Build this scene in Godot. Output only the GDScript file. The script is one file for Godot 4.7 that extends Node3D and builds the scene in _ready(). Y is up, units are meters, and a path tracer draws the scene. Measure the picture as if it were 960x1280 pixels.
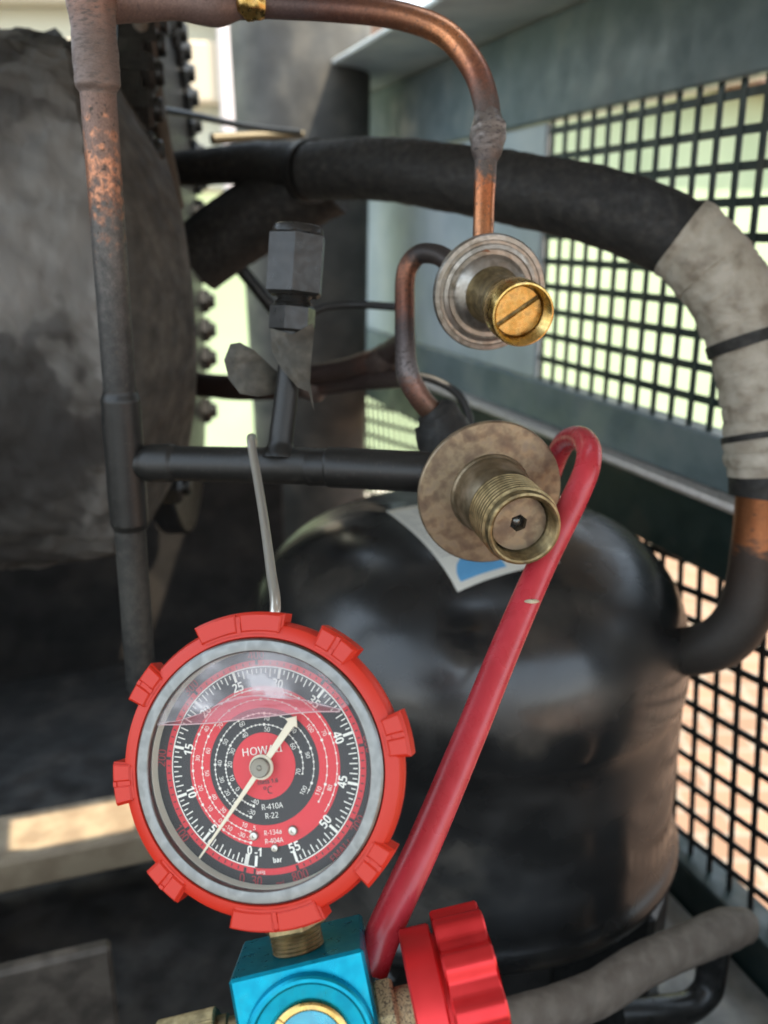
extends Node3D
# A single-gauge refrigerant manifold hung on the pipework of a caged condensing unit.

const F := 1150.0                       # focal length in pixels of the 960 x 1280 photograph
var pitch := atan(350.0 / 1150.0)
var eye := Vector3(0, 1.1, 0)
var cam_right := Vector3.RIGHT
var cam_up := Vector3.UP
var cam_back := Vector3.BACK
var used := {}
var tex := {}
var rng := RandomNumberGenerator.new()
# the cage wall: origin on its inner face, going (e) to the far end and (n) outwards
var wall_e := Vector3(-0.32984, 0, -0.94404)
var wall_n := Vector3(0.94404, 0, -0.32984)
var wall_o := Vector3(0.25565, 0, -0.67499)

func at(x: float, y: float, d: float) -> Vector3:
	return eye + (cam_right * ((x - 480.0) / F) + cam_up * ((640.0 - y) / F) - cam_back) * d

func onwall(s: float, y: float, out := 0.0) -> Vector3:
	return wall_o + wall_e * s + wall_n * out + Vector3(0, y, 0)

# ---------------------------------------------------------------- naming
func numbered(called: String) -> String:
	var k: int = used.get(called, 0)
	used[called] = k + 1
	return called if k == 0 else "%s_%03d" % [called, k]

func tag(o: Node3D, label: String, category: String, group := "", kind := "") -> Node3D:
	o.set_meta("label", label)
	if category: o.set_meta("category", category)
	if group: o.set_meta("group", group)
	if kind: o.set_meta("kind", kind)
	return o

func thing(called: String, label: String, category: String, where: Vector3, group := "") -> Node3D:
	var o := Node3D.new()
	o.name = numbered(called)
	add_child(o)
	o.position = where
	return tag(o, label, category, group)

# a mesh whose vertices are given in the world (xf = identity) or in xf's own axes
func obj(called: String, mesh, mat: Material, parent: Node3D = self, xf := Transform3D.IDENTITY) -> MeshInstance3D:
	var o := MeshInstance3D.new()
	o.name = called if parent != self else numbered(called)
	o.mesh = mesh.commit() if mesh is SurfaceTool else mesh
	o.material_override = mat
	parent.add_child(o, true)
	o.transform = parent.global_transform.affine_inverse() * xf
	return o

# ---------------------------------------------------------------- mesh helpers
func begin() -> SurfaceTool:
	var st := SurfaceTool.new()
	st.begin(Mesh.PRIMITIVE_TRIANGLES)
	return st

func tri(st: SurfaceTool, a: Vector3, b: Vector3, c: Vector3, na: Vector3, nb: Vector3, nc: Vector3, ua := Vector2.ZERO, ub := Vector2.ZERO, uc := Vector2.ZERO) -> void:
	if (b - a).cross(c - a).dot(na + nb + nc) > 0.0:
		st.set_normal(na); st.set_uv(ua); st.add_vertex(a)
		st.set_normal(nc); st.set_uv(uc); st.add_vertex(c)
		st.set_normal(nb); st.set_uv(ub); st.add_vertex(b)
	else:
		st.set_normal(na); st.set_uv(ua); st.add_vertex(a)
		st.set_normal(nb); st.set_uv(ub); st.add_vertex(b)
		st.set_normal(nc); st.set_uv(uc); st.add_vertex(c)

func quad(st: SurfaceTool, a: Vector3, b: Vector3, c: Vector3, d: Vector3, n: Vector3) -> void:
	tri(st, a, b, c, n, n, n, Vector2(0, 1), Vector2(1, 1), Vector2(1, 0))
	tri(st, a, c, d, n, n, n, Vector2(0, 1), Vector2(1, 0), Vector2(0, 0))

# a box with chamfered edges, centred on xf
func box(st: SurfaceTool, xf: Transform3D, size: Vector3, b := 0.001) -> void:
	var h := size / 2.0
	b = minf(b, minf(h.x, minf(h.y, h.z)) * 0.9)
	var v := func(s: Vector3, axis: int) -> Vector3:
		var p := Vector3(s.x * (h.x - b), s.y * (h.y - b), s.z * (h.z - b))
		p[axis] = s[axis] * h[axis]
		return xf * p
	var nb := xf.basis.orthonormalized()
	for axis in 3:
		var p := (axis + 1) % 3
		var q := (axis + 2) % 3
		for s in [-1.0, 1.0]:
			var c: Array[Vector3] = []
			for k in [[-1.0, -1.0], [1.0, -1.0], [1.0, 1.0], [-1.0, 1.0]]:
				var e := Vector3.ZERO
				e[axis] = s; e[p] = k[0]; e[q] = k[1]
				c.append(v.call(e, axis))
			var n := Vector3.ZERO
			n[axis] = s
			quad(st, c[0], c[1], c[2], c[3], nb * n)
		for s in [-1.0, 1.0]:
			for t in [-1.0, 1.0]:      # the edge along «axis» between faces p and q
				var e0 := Vector3.ZERO
				e0[axis] = -1.0; e0[p] = s; e0[q] = t
				var e1 := e0
				e1[axis] = 1.0
				var n := Vector3.ZERO
				n[p] = s; n[q] = t
				quad(st, v.call(e0, p), v.call(e1, p), v.call(e1, q), v.call(e0, q), (nb * n).normalized())
	for s in 8:
		var e := Vector3(1.0 if s & 1 else -1.0, 1.0 if s & 2 else -1.0, 1.0 if s & 4 else -1.0)
		var n := (nb * e).normalized()
		tri(st, v.call(e, 0), v.call(e, 1), v.call(e, 2), n, n, n)

# a solid of revolution round xf's y axis; profile of (radius, height), creased where it turns sharply
func lathe(st: SurfaceTool, xf: Transform3D, prof: Array, seg := 48, crease := 32.0) -> void:
	var n := prof.size() - 1
	var sn: Array[Vector2] = []
	for i in n:
		var d: Vector2 = prof[i + 1] - prof[i]
		sn.append(Vector2(d.y, -d.x).normalized())
	var lim := cos(deg_to_rad(crease))
	var along := 0.0
	for i in n:
		var p0: Vector2 = prof[i]
		var p1: Vector2 = prof[i + 1]
		var n0 := sn[i]
		var n1 := sn[i]
		if i > 0 and sn[i - 1].dot(sn[i]) > lim: n0 = (sn[i - 1] + sn[i]).normalized()
		if i < n - 1 and sn[i + 1].dot(sn[i]) > lim: n1 = (sn[i + 1] + sn[i]).normalized()
		var v0 := along
		along += p0.distance_to(p1)
		for k in seg:
			var a0 := TAU * k / seg
			var a1 := TAU * (k + 1) / seg
			var d0 := Vector3(cos(a0), 0, sin(a0))
			var d1 := Vector3(cos(a1), 0, sin(a1))
			var a := xf * (d0 * p0.x + Vector3(0, p0.y, 0))
			var b := xf * (d1 * p0.x + Vector3(0, p0.y, 0))
			var c := xf * (d1 * p1.x + Vector3(0, p1.y, 0))
			var d := xf * (d0 * p1.x + Vector3(0, p1.y, 0))
			var na := xf.basis * (d0 * n0.x + Vector3(0, n0.y, 0))
			var nb := xf.basis * (d1 * n0.x + Vector3(0, n0.y, 0))
			var nc := xf.basis * (d1 * n1.x + Vector3(0, n1.y, 0))
			var nd := xf.basis * (d0 * n1.x + Vector3(0, n1.y, 0))
			var u0 := float(k) / seg
			var u1 := float(k + 1) / seg
			if p0.x > 1e-6: tri(st, a, b, c, na, nb, nc, Vector2(u0, v0), Vector2(u1, v0), Vector2(u1, along))
			if p1.x > 1e-6: tri(st, a, c, d, na, nc, nd, Vector2(u0, v0), Vector2(u1, along), Vector2(u0, along))

# a tube through points, each with its radius; u runs along it from 0 to 1
func tube(st: SurfaceTool, pts: Array, radii: Array, seg := 26, sub := 8, bumps := 0.0, fresh := 1) -> void:
	var P: Array[Vector3] = []
	var R: Array[float] = []
	var m := pts.size()
	for i in m - 1:
		var p0: Vector3 = pts[maxi(i - 1, 0)]
		var p1: Vector3 = pts[i]
		var p2: Vector3 = pts[i + 1]
		var p3: Vector3 = pts[mini(i + 2, m - 1)]
		for k in sub:
			var t := float(k) / sub
			# centripetal-like tangents, so that uneven spacing does not overshoot
			var d1 := p1.distance_to(p2)
			var m1 := (p2 - p0) / maxf(p2.distance_to(p1) + p1.distance_to(p0), 1e-6) * d1
			var m2 := (p3 - p1) / maxf(p3.distance_to(p2) + p2.distance_to(p1), 1e-6) * d1
			var t2 := t * t
			var t3 := t2 * t
			P.append(p1 * (2 * t3 - 3 * t2 + 1) + m1 * (t3 - 2 * t2 + t) + p2 * (-2 * t3 + 3 * t2) + m2 * (t3 - t2))
			var s := t * t * (3 - 2 * t)
			R.append(lerpf(radii[i % radii.size()] if radii.size() > 1 else radii[0], radii[(i + 1) % radii.size()] if radii.size() > 1 else radii[0], s))
	P.append(pts[m - 1])
	R.append(radii[m - 1] if radii.size() > 1 else radii[0])
	var n := P.size()
	var S: Array[float] = [0.0]
	for i in range(1, n): S.append(S[i - 1] + P[i].distance_to(P[i - 1]))
	var noise := FastNoiseLite.new()
	noise.seed = fresh
	noise.frequency = 1.0
	var ring: Array = []
	var norm: Array = []
	var side := Vector3.ZERO
	for i in n:
		var t := (P[mini(i + 1, n - 1)] - P[maxi(i - 1, 0)]).normalized()
		if i == 0:
			side = t.cross(Vector3.UP if absf(t.y) < 0.9 else Vector3.BACK).normalized()
		side = (side - t * side.dot(t)).normalized()
		var other := t.cross(side)
		var slope := (R[mini(i + 1, n - 1)] - R[maxi(i - 1, 0)]) / maxf(S[mini(i + 1, n - 1)] - S[maxi(i - 1, 0)], 1e-6)
		var rp: PackedVector3Array = []
		var rn: PackedVector3Array = []
		for k in seg + 1:
			var a := TAU * (k % seg) / seg
			var d := side * cos(a) + other * sin(a)
			var r := R[i]
			if bumps > 0.0:
				var q := (P[i] + d * R[i]) * 160.0
				r *= 1.0 + bumps * noise.get_noise_3dv(q * 0.35) + bumps * 0.5 * noise.get_noise_3dv(q)
			rp.append(P[i] + d * r)
			rn.append((d - t * slope).normalized())
		ring.append(rp)
		norm.append(rn)
	if bumps > 0.0:      # normals from the bumpy surface itself
		for i in n:
			var rn: PackedVector3Array = norm[i]
			for k in seg + 1:
				var du: Vector3 = ring[mini(i + 1, n - 1)][k] - ring[maxi(i - 1, 0)][k]
				var dv: Vector3 = ring[i][(k + 1) % seg] - ring[i][(k + seg - 1) % seg]
				var nn := dv.cross(du).normalized()
				if nn.dot(rn[k]) < 0: nn = -nn
				if nn.length() > 0.5: rn[k] = nn
			norm[i] = rn
	for i in n - 1:
		var u0 := S[i] / S[n - 1]
		var u1 := S[i + 1] / S[n - 1]
		for k in seg:
			var v0 := float(k) / seg
			var v1 := float(k + 1) / seg
			tri(st, ring[i][k], ring[i][k + 1], ring[i + 1][k + 1], norm[i][k], norm[i][k + 1], norm[i + 1][k + 1], Vector2(u0, v0), Vector2(u0, v1), Vector2(u1, v1))
			tri(st, ring[i][k], ring[i + 1][k + 1], ring[i + 1][k], norm[i][k], norm[i + 1][k + 1], norm[i + 1][k], Vector2(u0, v0), Vector2(u1, v1), Vector2(u1, v0))
	for end in [0, n - 1]:
		var t := (P[1] - P[0]).normalized() * -1.0 if end == 0 else (P[n - 1] - P[n - 2]).normalized()
		for k in seg:
			tri(st, P[end], ring[end][k], ring[end][k + 1], t, t, t, Vector2(0.0 if end == 0 else 1.0, 0.5), Vector2(0.0 if end == 0 else 1.0, 0.5), Vector2(0.0 if end == 0 else 1.0, 0.5))

func inset(poly: PackedVector2Array, b: float) -> PackedVector2Array:
	var out := PackedVector2Array()
	var n := poly.size()
	var sign := 1.0
	var area := 0.0
	for i in n: area += poly[i].cross(poly[(i + 1) % n])
	if area < 0: sign = -1.0
	for i in n:
		var d0 := (poly[i] - poly[(i + n - 1) % n]).normalized()
		var d1 := (poly[(i + 1) % n] - poly[i]).normalized()
		var n0 := Vector2(-d0.y, d0.x) * sign
		var n1 := Vector2(-d1.y, d1.x) * sign
		var m := (n0 + n1).normalized()
		out.append(poly[i] + m * b / maxf(m.dot(n0), 0.35))
	return out

# a polygon in xf's x-y plane pushed along z from z0 to z1, its z1 edge (and z0 edge) chamfered by b
func prism(st: SurfaceTool, xf: Transform3D, poly: PackedVector2Array, z0: float, z1: float, b := 0.0, smooth := false) -> void:
	var inner := inset(poly, b) if b > 0 else poly
	var idx := Geometry2D.triangulate_polygon(inner)
	var nz := xf.basis.z.normalized()
	for k in range(0, idx.size(), 3):
		var a := inner[idx[k]]
		var c := inner[idx[k + 1]]
		var d := inner[idx[k + 2]]
		tri(st, xf * Vector3(a.x, a.y, z1), xf * Vector3(c.x, c.y, z1), xf * Vector3(d.x, d.y, z1), nz, nz, nz, a * 40, c * 40, d * 40)
		tri(st, xf * Vector3(a.x, a.y, z0), xf * Vector3(c.x, c.y, z0), xf * Vector3(d.x, d.y, z0), -nz, -nz, -nz, a * 40, c * 40, d * 40)
	var n := poly.size()
	var area := 0.0
	for i in n: area += poly[i].cross(poly[(i + 1) % n])
	var sign := 1.0 if area > 0 else -1.0
	var en: Array[Vector2] = []
	for i in n:
		var d := (poly[(i + 1) % n] - poly[i]).normalized()
		en.append(Vector2(d.y, -d.x) * sign)
	for i in n:
		var j := (i + 1) % n
		var n0 := en[i]
		var n1 := en[i]
		if smooth:
			if en[(i + n - 1) % n].dot(en[i]) > 0.8: n0 = (en[(i + n - 1) % n] + en[i]).normalized()
			if en[j].dot(en[i]) > 0.8: n1 = (en[j] + en[i]).normalized()
		var w0 := xf.basis * Vector3(n0.x, n0.y, 0)
		var w1 := xf.basis * Vector3(n1.x, n1.y, 0)
		var rows := [[poly, z0 + b], [poly, z1 - b]]
		var a: Vector2 = poly[i]
		var c: Vector2 = poly[j]
		tri(st, xf * Vector3(a.x, a.y, z0 + b), xf * Vector3(c.x, c.y, z0 + b), xf * Vector3(c.x, c.y, z1 - b), w0, w1, w1)
		tri(st, xf * Vector3(a.x, a.y, z0 + b), xf * Vector3(c.x, c.y, z1 - b), xf * Vector3(a.x, a.y, z1 - b), w0, w1, w0)
		if b > 0:
			var ia := inner[i]
			var ic := inner[j]
			for s in [1.0, -1.0]:
				var zo := z1 if s > 0 else z0
				var zi := z1 - b if s > 0 else z0 + b
				var m0: Vector3 = (w0 + nz * s).normalized()
				var m1: Vector3 = (w1 + nz * s).normalized()
				tri(st, xf * Vector3(a.x, a.y, zi), xf * Vector3(c.x, c.y, zi), xf * Vector3(ic.x, ic.y, zo), m0, m1, m1)
				tri(st, xf * Vector3(a.x, a.y, zi), xf * Vector3(ic.x, ic.y, zo), xf * Vector3(ia.x, ia.y, zo), m0, m1, m0)

func ngon(r: float, n: int, turn := 0.0) -> PackedVector2Array:
	var p := PackedVector2Array()
	for k in n: p.append(Vector2.from_angle(turn + TAU * k / n) * r)
	return p

func sector(r0: float, r1: float, a0: float, a1: float, n: int) -> PackedVector2Array:
	var p := PackedVector2Array()
	for k in n + 1: p.append(Vector2.from_angle(lerpf(a0, a1, float(k) / n)) * r1)
	for k in n + 1: p.append(Vector2.from_angle(lerpf(a1, a0, float(k) / n)) * r0)
	return p

# a frame whose y axis points along «axis»
func along(axis: Vector3, origin: Vector3, hint := Vector3.RIGHT) -> Transform3D:
	var y := axis.normalized()
	var x := (hint - y * hint.dot(y)).normalized()
	return Transform3D(Basis(x, y, x.cross(y)), origin)

# ---------------------------------------------------------------- materials (colours are linear, real-world)
func lin(r: float, g: float, b: float, a := 1.0) -> Color:
	var c := Color(r, g, b).linear_to_srgb()
	c.a = a
	return c

func mat(c: Color, rough := 0.6, metal := 0.0) -> StandardMaterial3D:
	var m := StandardMaterial3D.new()
	m.albedo_color = c
	m.roughness = rough
	m.metallic = metal
	return m

# a seamless noise picture coloured by a ramp of [offset, Color] (sRGB colours)
func ramp_tex(ramp: Array, freq: float, fresh: int, kind := FastNoiseLite.TYPE_SIMPLEX_SMOOTH, octaves := 5, size := 256, bump := false) -> NoiseTexture2D:
	var n := FastNoiseLite.new()
	n.noise_type = kind
	n.seed = fresh
	n.frequency = freq
	n.fractal_type = FastNoiseLite.FRACTAL_FBM
	n.fractal_octaves = octaves
	var t := NoiseTexture2D.new()
	t.width = size
	t.height = size
	t.seamless = true
	t.noise = n
	if bump:
		t.as_normal_map = true
		t.bump_strength = 4.0
	elif ramp.size():
		var g := Gradient.new()
		var off := PackedFloat32Array()
		var col := PackedColorArray()
		for r in ramp:
			off.append(r[0])
			col.append(r[1])
		g.offsets = off
		g.colors = col
		t.color_ramp = g
	return t

# mottled material: colour ramp + roughness ramp + fine bump, laid on triplanar (world scale in metres per repeat)
func mottled(ramp: Array, rough: Array, metal: float, repeat: float, freq: float, fresh: int, bump := 0.0) -> StandardMaterial3D:
	var m := StandardMaterial3D.new()
	m.albedo_texture = ramp_tex(ramp, freq, fresh)
	m.roughness = 1.0
	m.roughness_texture = ramp_tex([[0.25, Color(rough[0], rough[0], rough[0])], [0.75, Color(rough[1], rough[1], rough[1])]], freq * 1.7, fresh + 7)
	m.metallic = metal
	m.uv1_triplanar = true
	m.uv1_scale = Vector3.ONE / repeat
	if bump > 0.0:
		if not tex.has("bump"): tex.bump = ramp_tex([], 0.03, 91)
		m.heightmap_enabled = true
		m.heightmap_texture = tex.bump
		m.heightmap_scale = bump
	return m

func g3(v: float) -> Color:
	return Color(v, v, v)

# pictures for a pipe: stops of [u, colour (linear), metal, rough], their borders ragged, with blotches of «dirt»
func pipe_mat(stops: Array, dirt: Color, amount: float, fresh: int, length_over_girth := 6.0, ragged := 0.06, scratch := 0.0) -> ORMMaterial3D:
	var w := 512
	var h := 96
	var im := Image.create(w, h, false, Image.FORMAT_RGB8)
	var om := Image.create(w, h, false, Image.FORMAT_RGB8)
	var n := FastNoiseLite.new()
	n.seed = fresh
	n.frequency = 1.0
	n.fractal_octaves = 4
	for x in w:
		var u := float(x) / w
		for y in h:
			var a := TAU * y / h
			var q := Vector3(u * length_over_girth * TAU, cos(a), sin(a))
			var edge := u + ragged * n.get_noise_3dv(q * 1.3) + ragged * 0.18 * n.get_noise_3dv(q * 6.0)
			var i := 0
			while i < stops.size() - 2 and edge > stops[i + 1][0]: i += 1
			var s0: Array = stops[i]
			var s1: Array = stops[i + 1] if stops.size() > 1 else stops[i]
			var t := clampf((edge - s0[0]) / maxf(s1[0] - s0[0], 1e-4), 0.0, 1.0)
			var c: Color = s0[1].lerp(s1[1], t)
			var me: float = lerpf(s0[2], s1[2], t)
			var ro: float = lerpf(s0[3], s1[3], t)
			var v := n.get_noise_3dv(q * 2.1 + Vector3(40, 0, 0)) + 0.3 * n.get_noise_3dv(q * 7.0)
			var b := clampf((v + amount - 0.55) * 3.0, 0.0, 1.0)
			var fine := 1.0 + 0.25 * n.get_noise_3dv(q * 14.0 + Vector3(0, 90, 0))
			c = (c * fine).lerp(dirt * fine, b)
			me = lerpf(me, 0.0, b)
			ro = clampf(lerpf(ro, 0.85, b) + 0.12 * n.get_noise_3dv(q * 5.0), 0.05, 1.0)
			c.a = 1.0
			im.set_pixel(x, y, c)
			om.set_pixel(x, y, Color(1, ro, me))
	var m := ORMMaterial3D.new()
	m.albedo_texture = ImageTexture.create_from_image(im)
	m.orm_texture = ImageTexture.create_from_image(om)
	return m

# ================================================================ the scene
var M := {}

func _ready() -> void:
	rng.seed = 11
	cam_up = Vector3(0, cos(pitch), -sin(pitch))
	cam_back = Vector3(0, sin(pitch), cos(pitch))
	setup_camera_and_light()
	setup_materials()
	build_ground()
	build_apron()
	build_garden_wall()
	build_cage()
	build_receiver()
	build_tank()
	build_compressor()
	build_suction_pipe()
	build_riser()
	build_top_pipe()
	build_upper_valve()
	build_lower_valve()
	build_access_valve()
	build_back_pipes()
	build_drain_pipe()
	build_hose()
	build_manifold()

func setup_camera_and_light() -> void:
	var cam := Camera3D.new()
	cam.name = "camera"
	add_child(cam)
	cam.transform = Transform3D(Basis(cam_right, cam_up, cam_back), eye)
	var ca := CameraAttributesPhysical.new()
	ca.frustum_focal_length = 12.0 / (640.0 / F)
	ca.frustum_focus_distance = 0.33
	ca.exposure_aperture = ca.frustum_focal_length / 3.4
	ca.frustum_near = 0.01
	ca.frustum_far = 60.0
	cam.attributes = ca
	cam.fov = rad_to_deg(2.0 * atan(640.0 / F))
	cam.near = 0.01
	cam.far = 60.0
	cam.current = true

	var we := WorldEnvironment.new()
	we.name = "daylight"
	var e := Environment.new()
	e.background_mode = Environment.BG_SKY
	var sm := ProceduralSkyMaterial.new()
	sm.sky_top_color = Color(0.78, 0.85, 0.92)
	sm.sky_horizon_color = Color(0.93, 0.94, 0.93)
	sm.sky_curve = 0.12
	sm.ground_bottom_color = Color(0.42, 0.38, 0.33)
	sm.ground_horizon_color = Color(0.7, 0.68, 0.64)
	sm.sun_angle_max = 1.0
	e.sky = Sky.new()
	e.sky.sky_material = sm
	e.tonemap_mode = Environment.TONE_MAPPER_LINEAR
	e.tonemap_exposure = 3.4
	e.sdfgi_enabled = true
	e.ssao_enabled = true
	e.ssil_enabled = true
	we.environment = e
	add_child(we)

	var sun := DirectionalLight3D.new()
	sun.name = "sun"
	sun.light_energy = 0.9
	sun.light_color = Color(1.0, 0.95, 0.86)
	sun.light_angular_distance = 0.5
	sun.shadow_enabled = true
	add_child(sun)
	sun.look_at_from_position(Vector3(2.0, 4.0, 1.2), Vector3.ZERO)

func setup_materials() -> void:
	M.teal = mottled([[0.25, lin(0.1, 0.14, 0.15)], [0.5, lin(0.145, 0.19, 0.2)], [0.8, lin(0.2, 0.235, 0.235)]], [0.35, 0.6], 0.0, 0.25, 0.012, 3, 0.01)
	M.dark_teal = mottled([[0.25, lin(0.012, 0.026, 0.024)], [0.6, lin(0.02, 0.036, 0.034)], [0.85, lin(0.05, 0.055, 0.045)]], [0.35, 0.6], 0.0, 0.2, 0.012, 5)
	M.bare_lip = mottled([[0.3, lin(0.5, 0.44, 0.4)], [0.6, lin(0.72, 0.66, 0.6)], [0.8, lin(0.3, 0.27, 0.25)]], [0.3, 0.5], 0.2, 0.06, 0.03, 8)
	M.pan = mottled([[0.25, lin(0.008, 0.0065, 0.005)], [0.55, lin(0.014, 0.011, 0.009)], [0.8, lin(0.03, 0.024, 0.019)]], [0.6, 0.9], 0.0, 0.3, 0.015, 12, 0.03)
	M.grey_steel = mottled([[0.25, lin(0.22, 0.22, 0.2)], [0.6, lin(0.34, 0.33, 0.3)], [0.85, lin(0.45, 0.43, 0.38)]], [0.45, 0.75], 0.2, 0.2, 0.015, 14)
	M.black_rubber = mottled([[0.3, lin(0.014, 0.0132, 0.012)], [0.55, lin(0.02, 0.0185, 0.0165)], [0.8, lin(0.042, 0.038, 0.032)]], [0.5, 0.8], 0.0, 0.07, 0.03, 21, 0.03)
	M.black_metal = mottled([[0.3, lin(0.013, 0.013, 0.012)], [0.6, lin(0.02, 0.019, 0.018)], [0.85, lin(0.03, 0.028, 0.025)]], [0.26, 0.42], 0.0, 0.05, 0.02, 23)
	M.dust_grey = mottled([[0.3, lin(0.105, 0.082, 0.062)], [0.5, lin(0.125, 0.1, 0.077)], [0.75, lin(0.16, 0.13, 0.102)]], [0.7, 0.9], 0.0, 0.1, 0.03, 27, 0.02)
	M.brass = mottled([[0.3, lin(0.55, 0.36, 0.11)], [0.6, lin(0.75, 0.52, 0.19)], [0.85, lin(0.48, 0.33, 0.13)]], [0.2, 0.38], 1.0, 0.03, 0.02, 31)
	M.old_brass = mottled([[0.25, lin(0.15, 0.115, 0.06)], [0.5, lin(0.27, 0.205, 0.1)], [0.8, lin(0.36, 0.28, 0.15)]], [0.32, 0.6], 0.85, 0.03, 0.02, 33, 0.006)
	M.rust_plate = mottled([[0.2, lin(0.17, 0.12, 0.085)], [0.45, lin(0.23, 0.17, 0.115)], [0.65, lin(0.32, 0.25, 0.16)], [0.9, lin(0.28, 0.22, 0.16)]], [0.34, 0.6], 0.7, 0.05, 0.02, 35, 0.012)
	M.zinc = mottled([[0.25, lin(0.3, 0.28, 0.25)], [0.55, lin(0.42, 0.39, 0.35)], [0.8, lin(0.22, 0.2, 0.17)]], [0.28, 0.5], 0.9, 0.05, 0.02, 37, 0.004)
	M.chrome = mottled([[0.3, lin(0.2, 0.2, 0.19)], [0.5, lin(0.25, 0.25, 0.235)], [0.7, lin(0.18, 0.18, 0.17)]], [0.3, 0.42], 1.0, 0.03, 0.012, 39)
	M.red_rubber = mat(lin(0.52, 0.024, 0.009), 0.4)
	M.red_rubber.metallic_specular = 0.45
	M.dark_red = mat(lin(0.4, 0.012, 0.01), 0.6)
	M.blue = mottled([[0.25, lin(0.0, 0.24, 0.36)], [0.6, lin(0.0, 0.3, 0.42)], [0.85, lin(0.01, 0.26, 0.36)]], [0.25, 0.4], 0.75, 0.05, 0.02, 41)
	M.red_alu = mottled([[0.3, lin(0.62, 0.028, 0.03)], [0.7, lin(0.68, 0.035, 0.036)]], [0.33, 0.42], 0.65, 0.05, 0.01, 43)
	M.black = mat(lin(0.012, 0.011, 0.01), 0.5)

func build_ground() -> void:
	var st := begin()
	quad(st, Vector3(-30, 0, 8), Vector3(30, 0, 8), Vector3(30, 0, -40), Vector3(-30, 0, -40), Vector3.UP)
	# clay pavers: a computed running bond, seen far out of focus through the mesh
	var im := Image.create(256, 256, false, Image.FORMAT_RGB8)
	im.fill(lin(0.3, 0.25, 0.2))
	for row in 16:
		for k in 8:
			var v := rng.randf_range(0.75, 1.15)
			var c := lin(0.32 * v, 0.18 * v, 0.115 * v)
			var x0 := k * 32 + (16 if row % 2 else 0)
			for part in [0, -256]:
				im.fill_rect(Rect2i(x0 + part + 1, row * 16 + 1, 30, 14), c)
	var m := mat(Color.WHITE, 0.9)
	m.albedo_texture = ImageTexture.create_from_image(im)
	m.uv1_triplanar = true
	m.uv1_world_triplanar = true
	m.uv1_scale = Vector3.ONE / 1.2
	var o := obj("ground", st, m)
	tag(o, "sunlit clay brick paving outside the equipment cage", "ground", "", "structure")

func build_apron() -> void:
	var st := begin()
	var xf := Transform3D(Basis(wall_n, Vector3.UP, wall_n.cross(Vector3.UP)), wall_o + wall_n * -4.9 + Vector3(0, 0.03, 0))
	box(st, xf, Vector3(10.0, 0.06, 14.0), 0.01)
	tag(obj("pavement", st, mottled([[0.3, lin(0.2, 0.2, 0.195)], [0.7, lin(0.27, 0.27, 0.26)]], [0.85, 0.95], 0.0, 1.2, 0.02, 50)), "grey concrete slab the equipment cage stands on", "pavement", "", "structure")

func build_garden_wall() -> void:
	# a pale green painted house wall some three metres off, its top edge under brown boards
	var t := thing("house_wall", "pale green painted house wall outside, blurred behind the mesh", "wall", Vector3(0.6, 0, -3.4))
	var base := Transform3D(Basis(Vector3.UP, deg_to_rad(24)), Vector3(0.6, 0, -3.4))
	var plaster := mottled([[0.3, lin(0.4, 0.52, 0.32)], [0.6, lin(0.46, 0.58, 0.37)], [0.85, lin(0.36, 0.47, 0.29)]], [0.8, 0.95], 0.0, 1.5, 0.01, 51)
	var st := begin()
	box(st, base * Transform3D(Basis(), Vector3(0, 0.8, -0.1)), Vector3(9, 1.6, 0.2), 0.01)
	obj("wall_face", st, plaster, t)
	st = begin()
	box(st, base * Transform3D(Basis(), Vector3(0.9, 1.66, 0.02)), Vector3(5.0, 0.12, 0.3), 0.01)
	obj("coping", st, mottled([[0.3, lin(0.12, 0.08, 0.06)], [0.7, lin(0.22, 0.15, 0.12)]], [0.8, 0.9], 0.0, 0.3, 0.02, 53), t)
	st = begin()
	box(st, base * Transform3D(Basis(), Vector3(0, 0.12, 0.012)), Vector3(9, 0.24, 0.03), 0.005)
	obj("plinth", st, mottled([[0.3, lin(0.62, 0.6, 0.5)], [0.7, lin(0.72, 0.7, 0.6)]], [0.8, 0.9], 0.0, 0.6, 0.02, 54), t)
	# the cream house front with two ledges, seen past the tank at the upper left
	var h := thing("house_front", "cream house front with two ledges and a pale corner board, behind the tank", "building", at(240, 640, 2.6) * Vector3(1, 0, 1))
	var hb := Transform3D(Basis(Vector3.UP, deg_to_rad(4)), h.position)
	st = begin()
	box(st, hb * Transform3D(Basis(), Vector3(-0.35, 1.75, -0.1)), Vector3(1.1, 1.1, 0.2), 0.01)
	obj("wall_face", st, mat(lin(0.66, 0.64, 0.5), 0.9), h)
	st = begin()
	box(st, hb * Transform3D(Basis(), Vector3(-0.3, 1.63, 0.02)), Vector3(1.0, 0.035, 0.12), 0.008)
	obj("ledge", st, mat(lin(0.5, 0.46, 0.36), 0.8), h)
	st = begin()
	box(st, hb * Transform3D(Basis(), Vector3(-0.3, 1.47, 0.01)), Vector3(1.0, 0.14, 0.1), 0.008)
	obj("ledge", st, mat(lin(0.62, 0.52, 0.38), 0.8), h)
	st = begin()
	box(st, hb * Transform3D(Basis(), Vector3(0.17, 1.65, 0.03)), Vector3(0.06, 1.0, 0.1), 0.008)
	obj("corner_board", st, mat(lin(0.7, 0.62, 0.6), 0.7), h)

func slab(st: SurfaceTool, s0: float, s1: float, y0: float, y1: float, out0: float, out1: float, b := 0.002) -> void:
	var xf := Transform3D(Basis(wall_e, Vector3.UP, wall_e.cross(Vector3.UP)), onwall((s0 + s1) / 2, (y0 + y1) / 2, (out0 + out1) / 2))
	box(st, xf, Vector3(absf(s1 - s0), absf(y1 - y0), absf(out1 - out0)), b)

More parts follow.
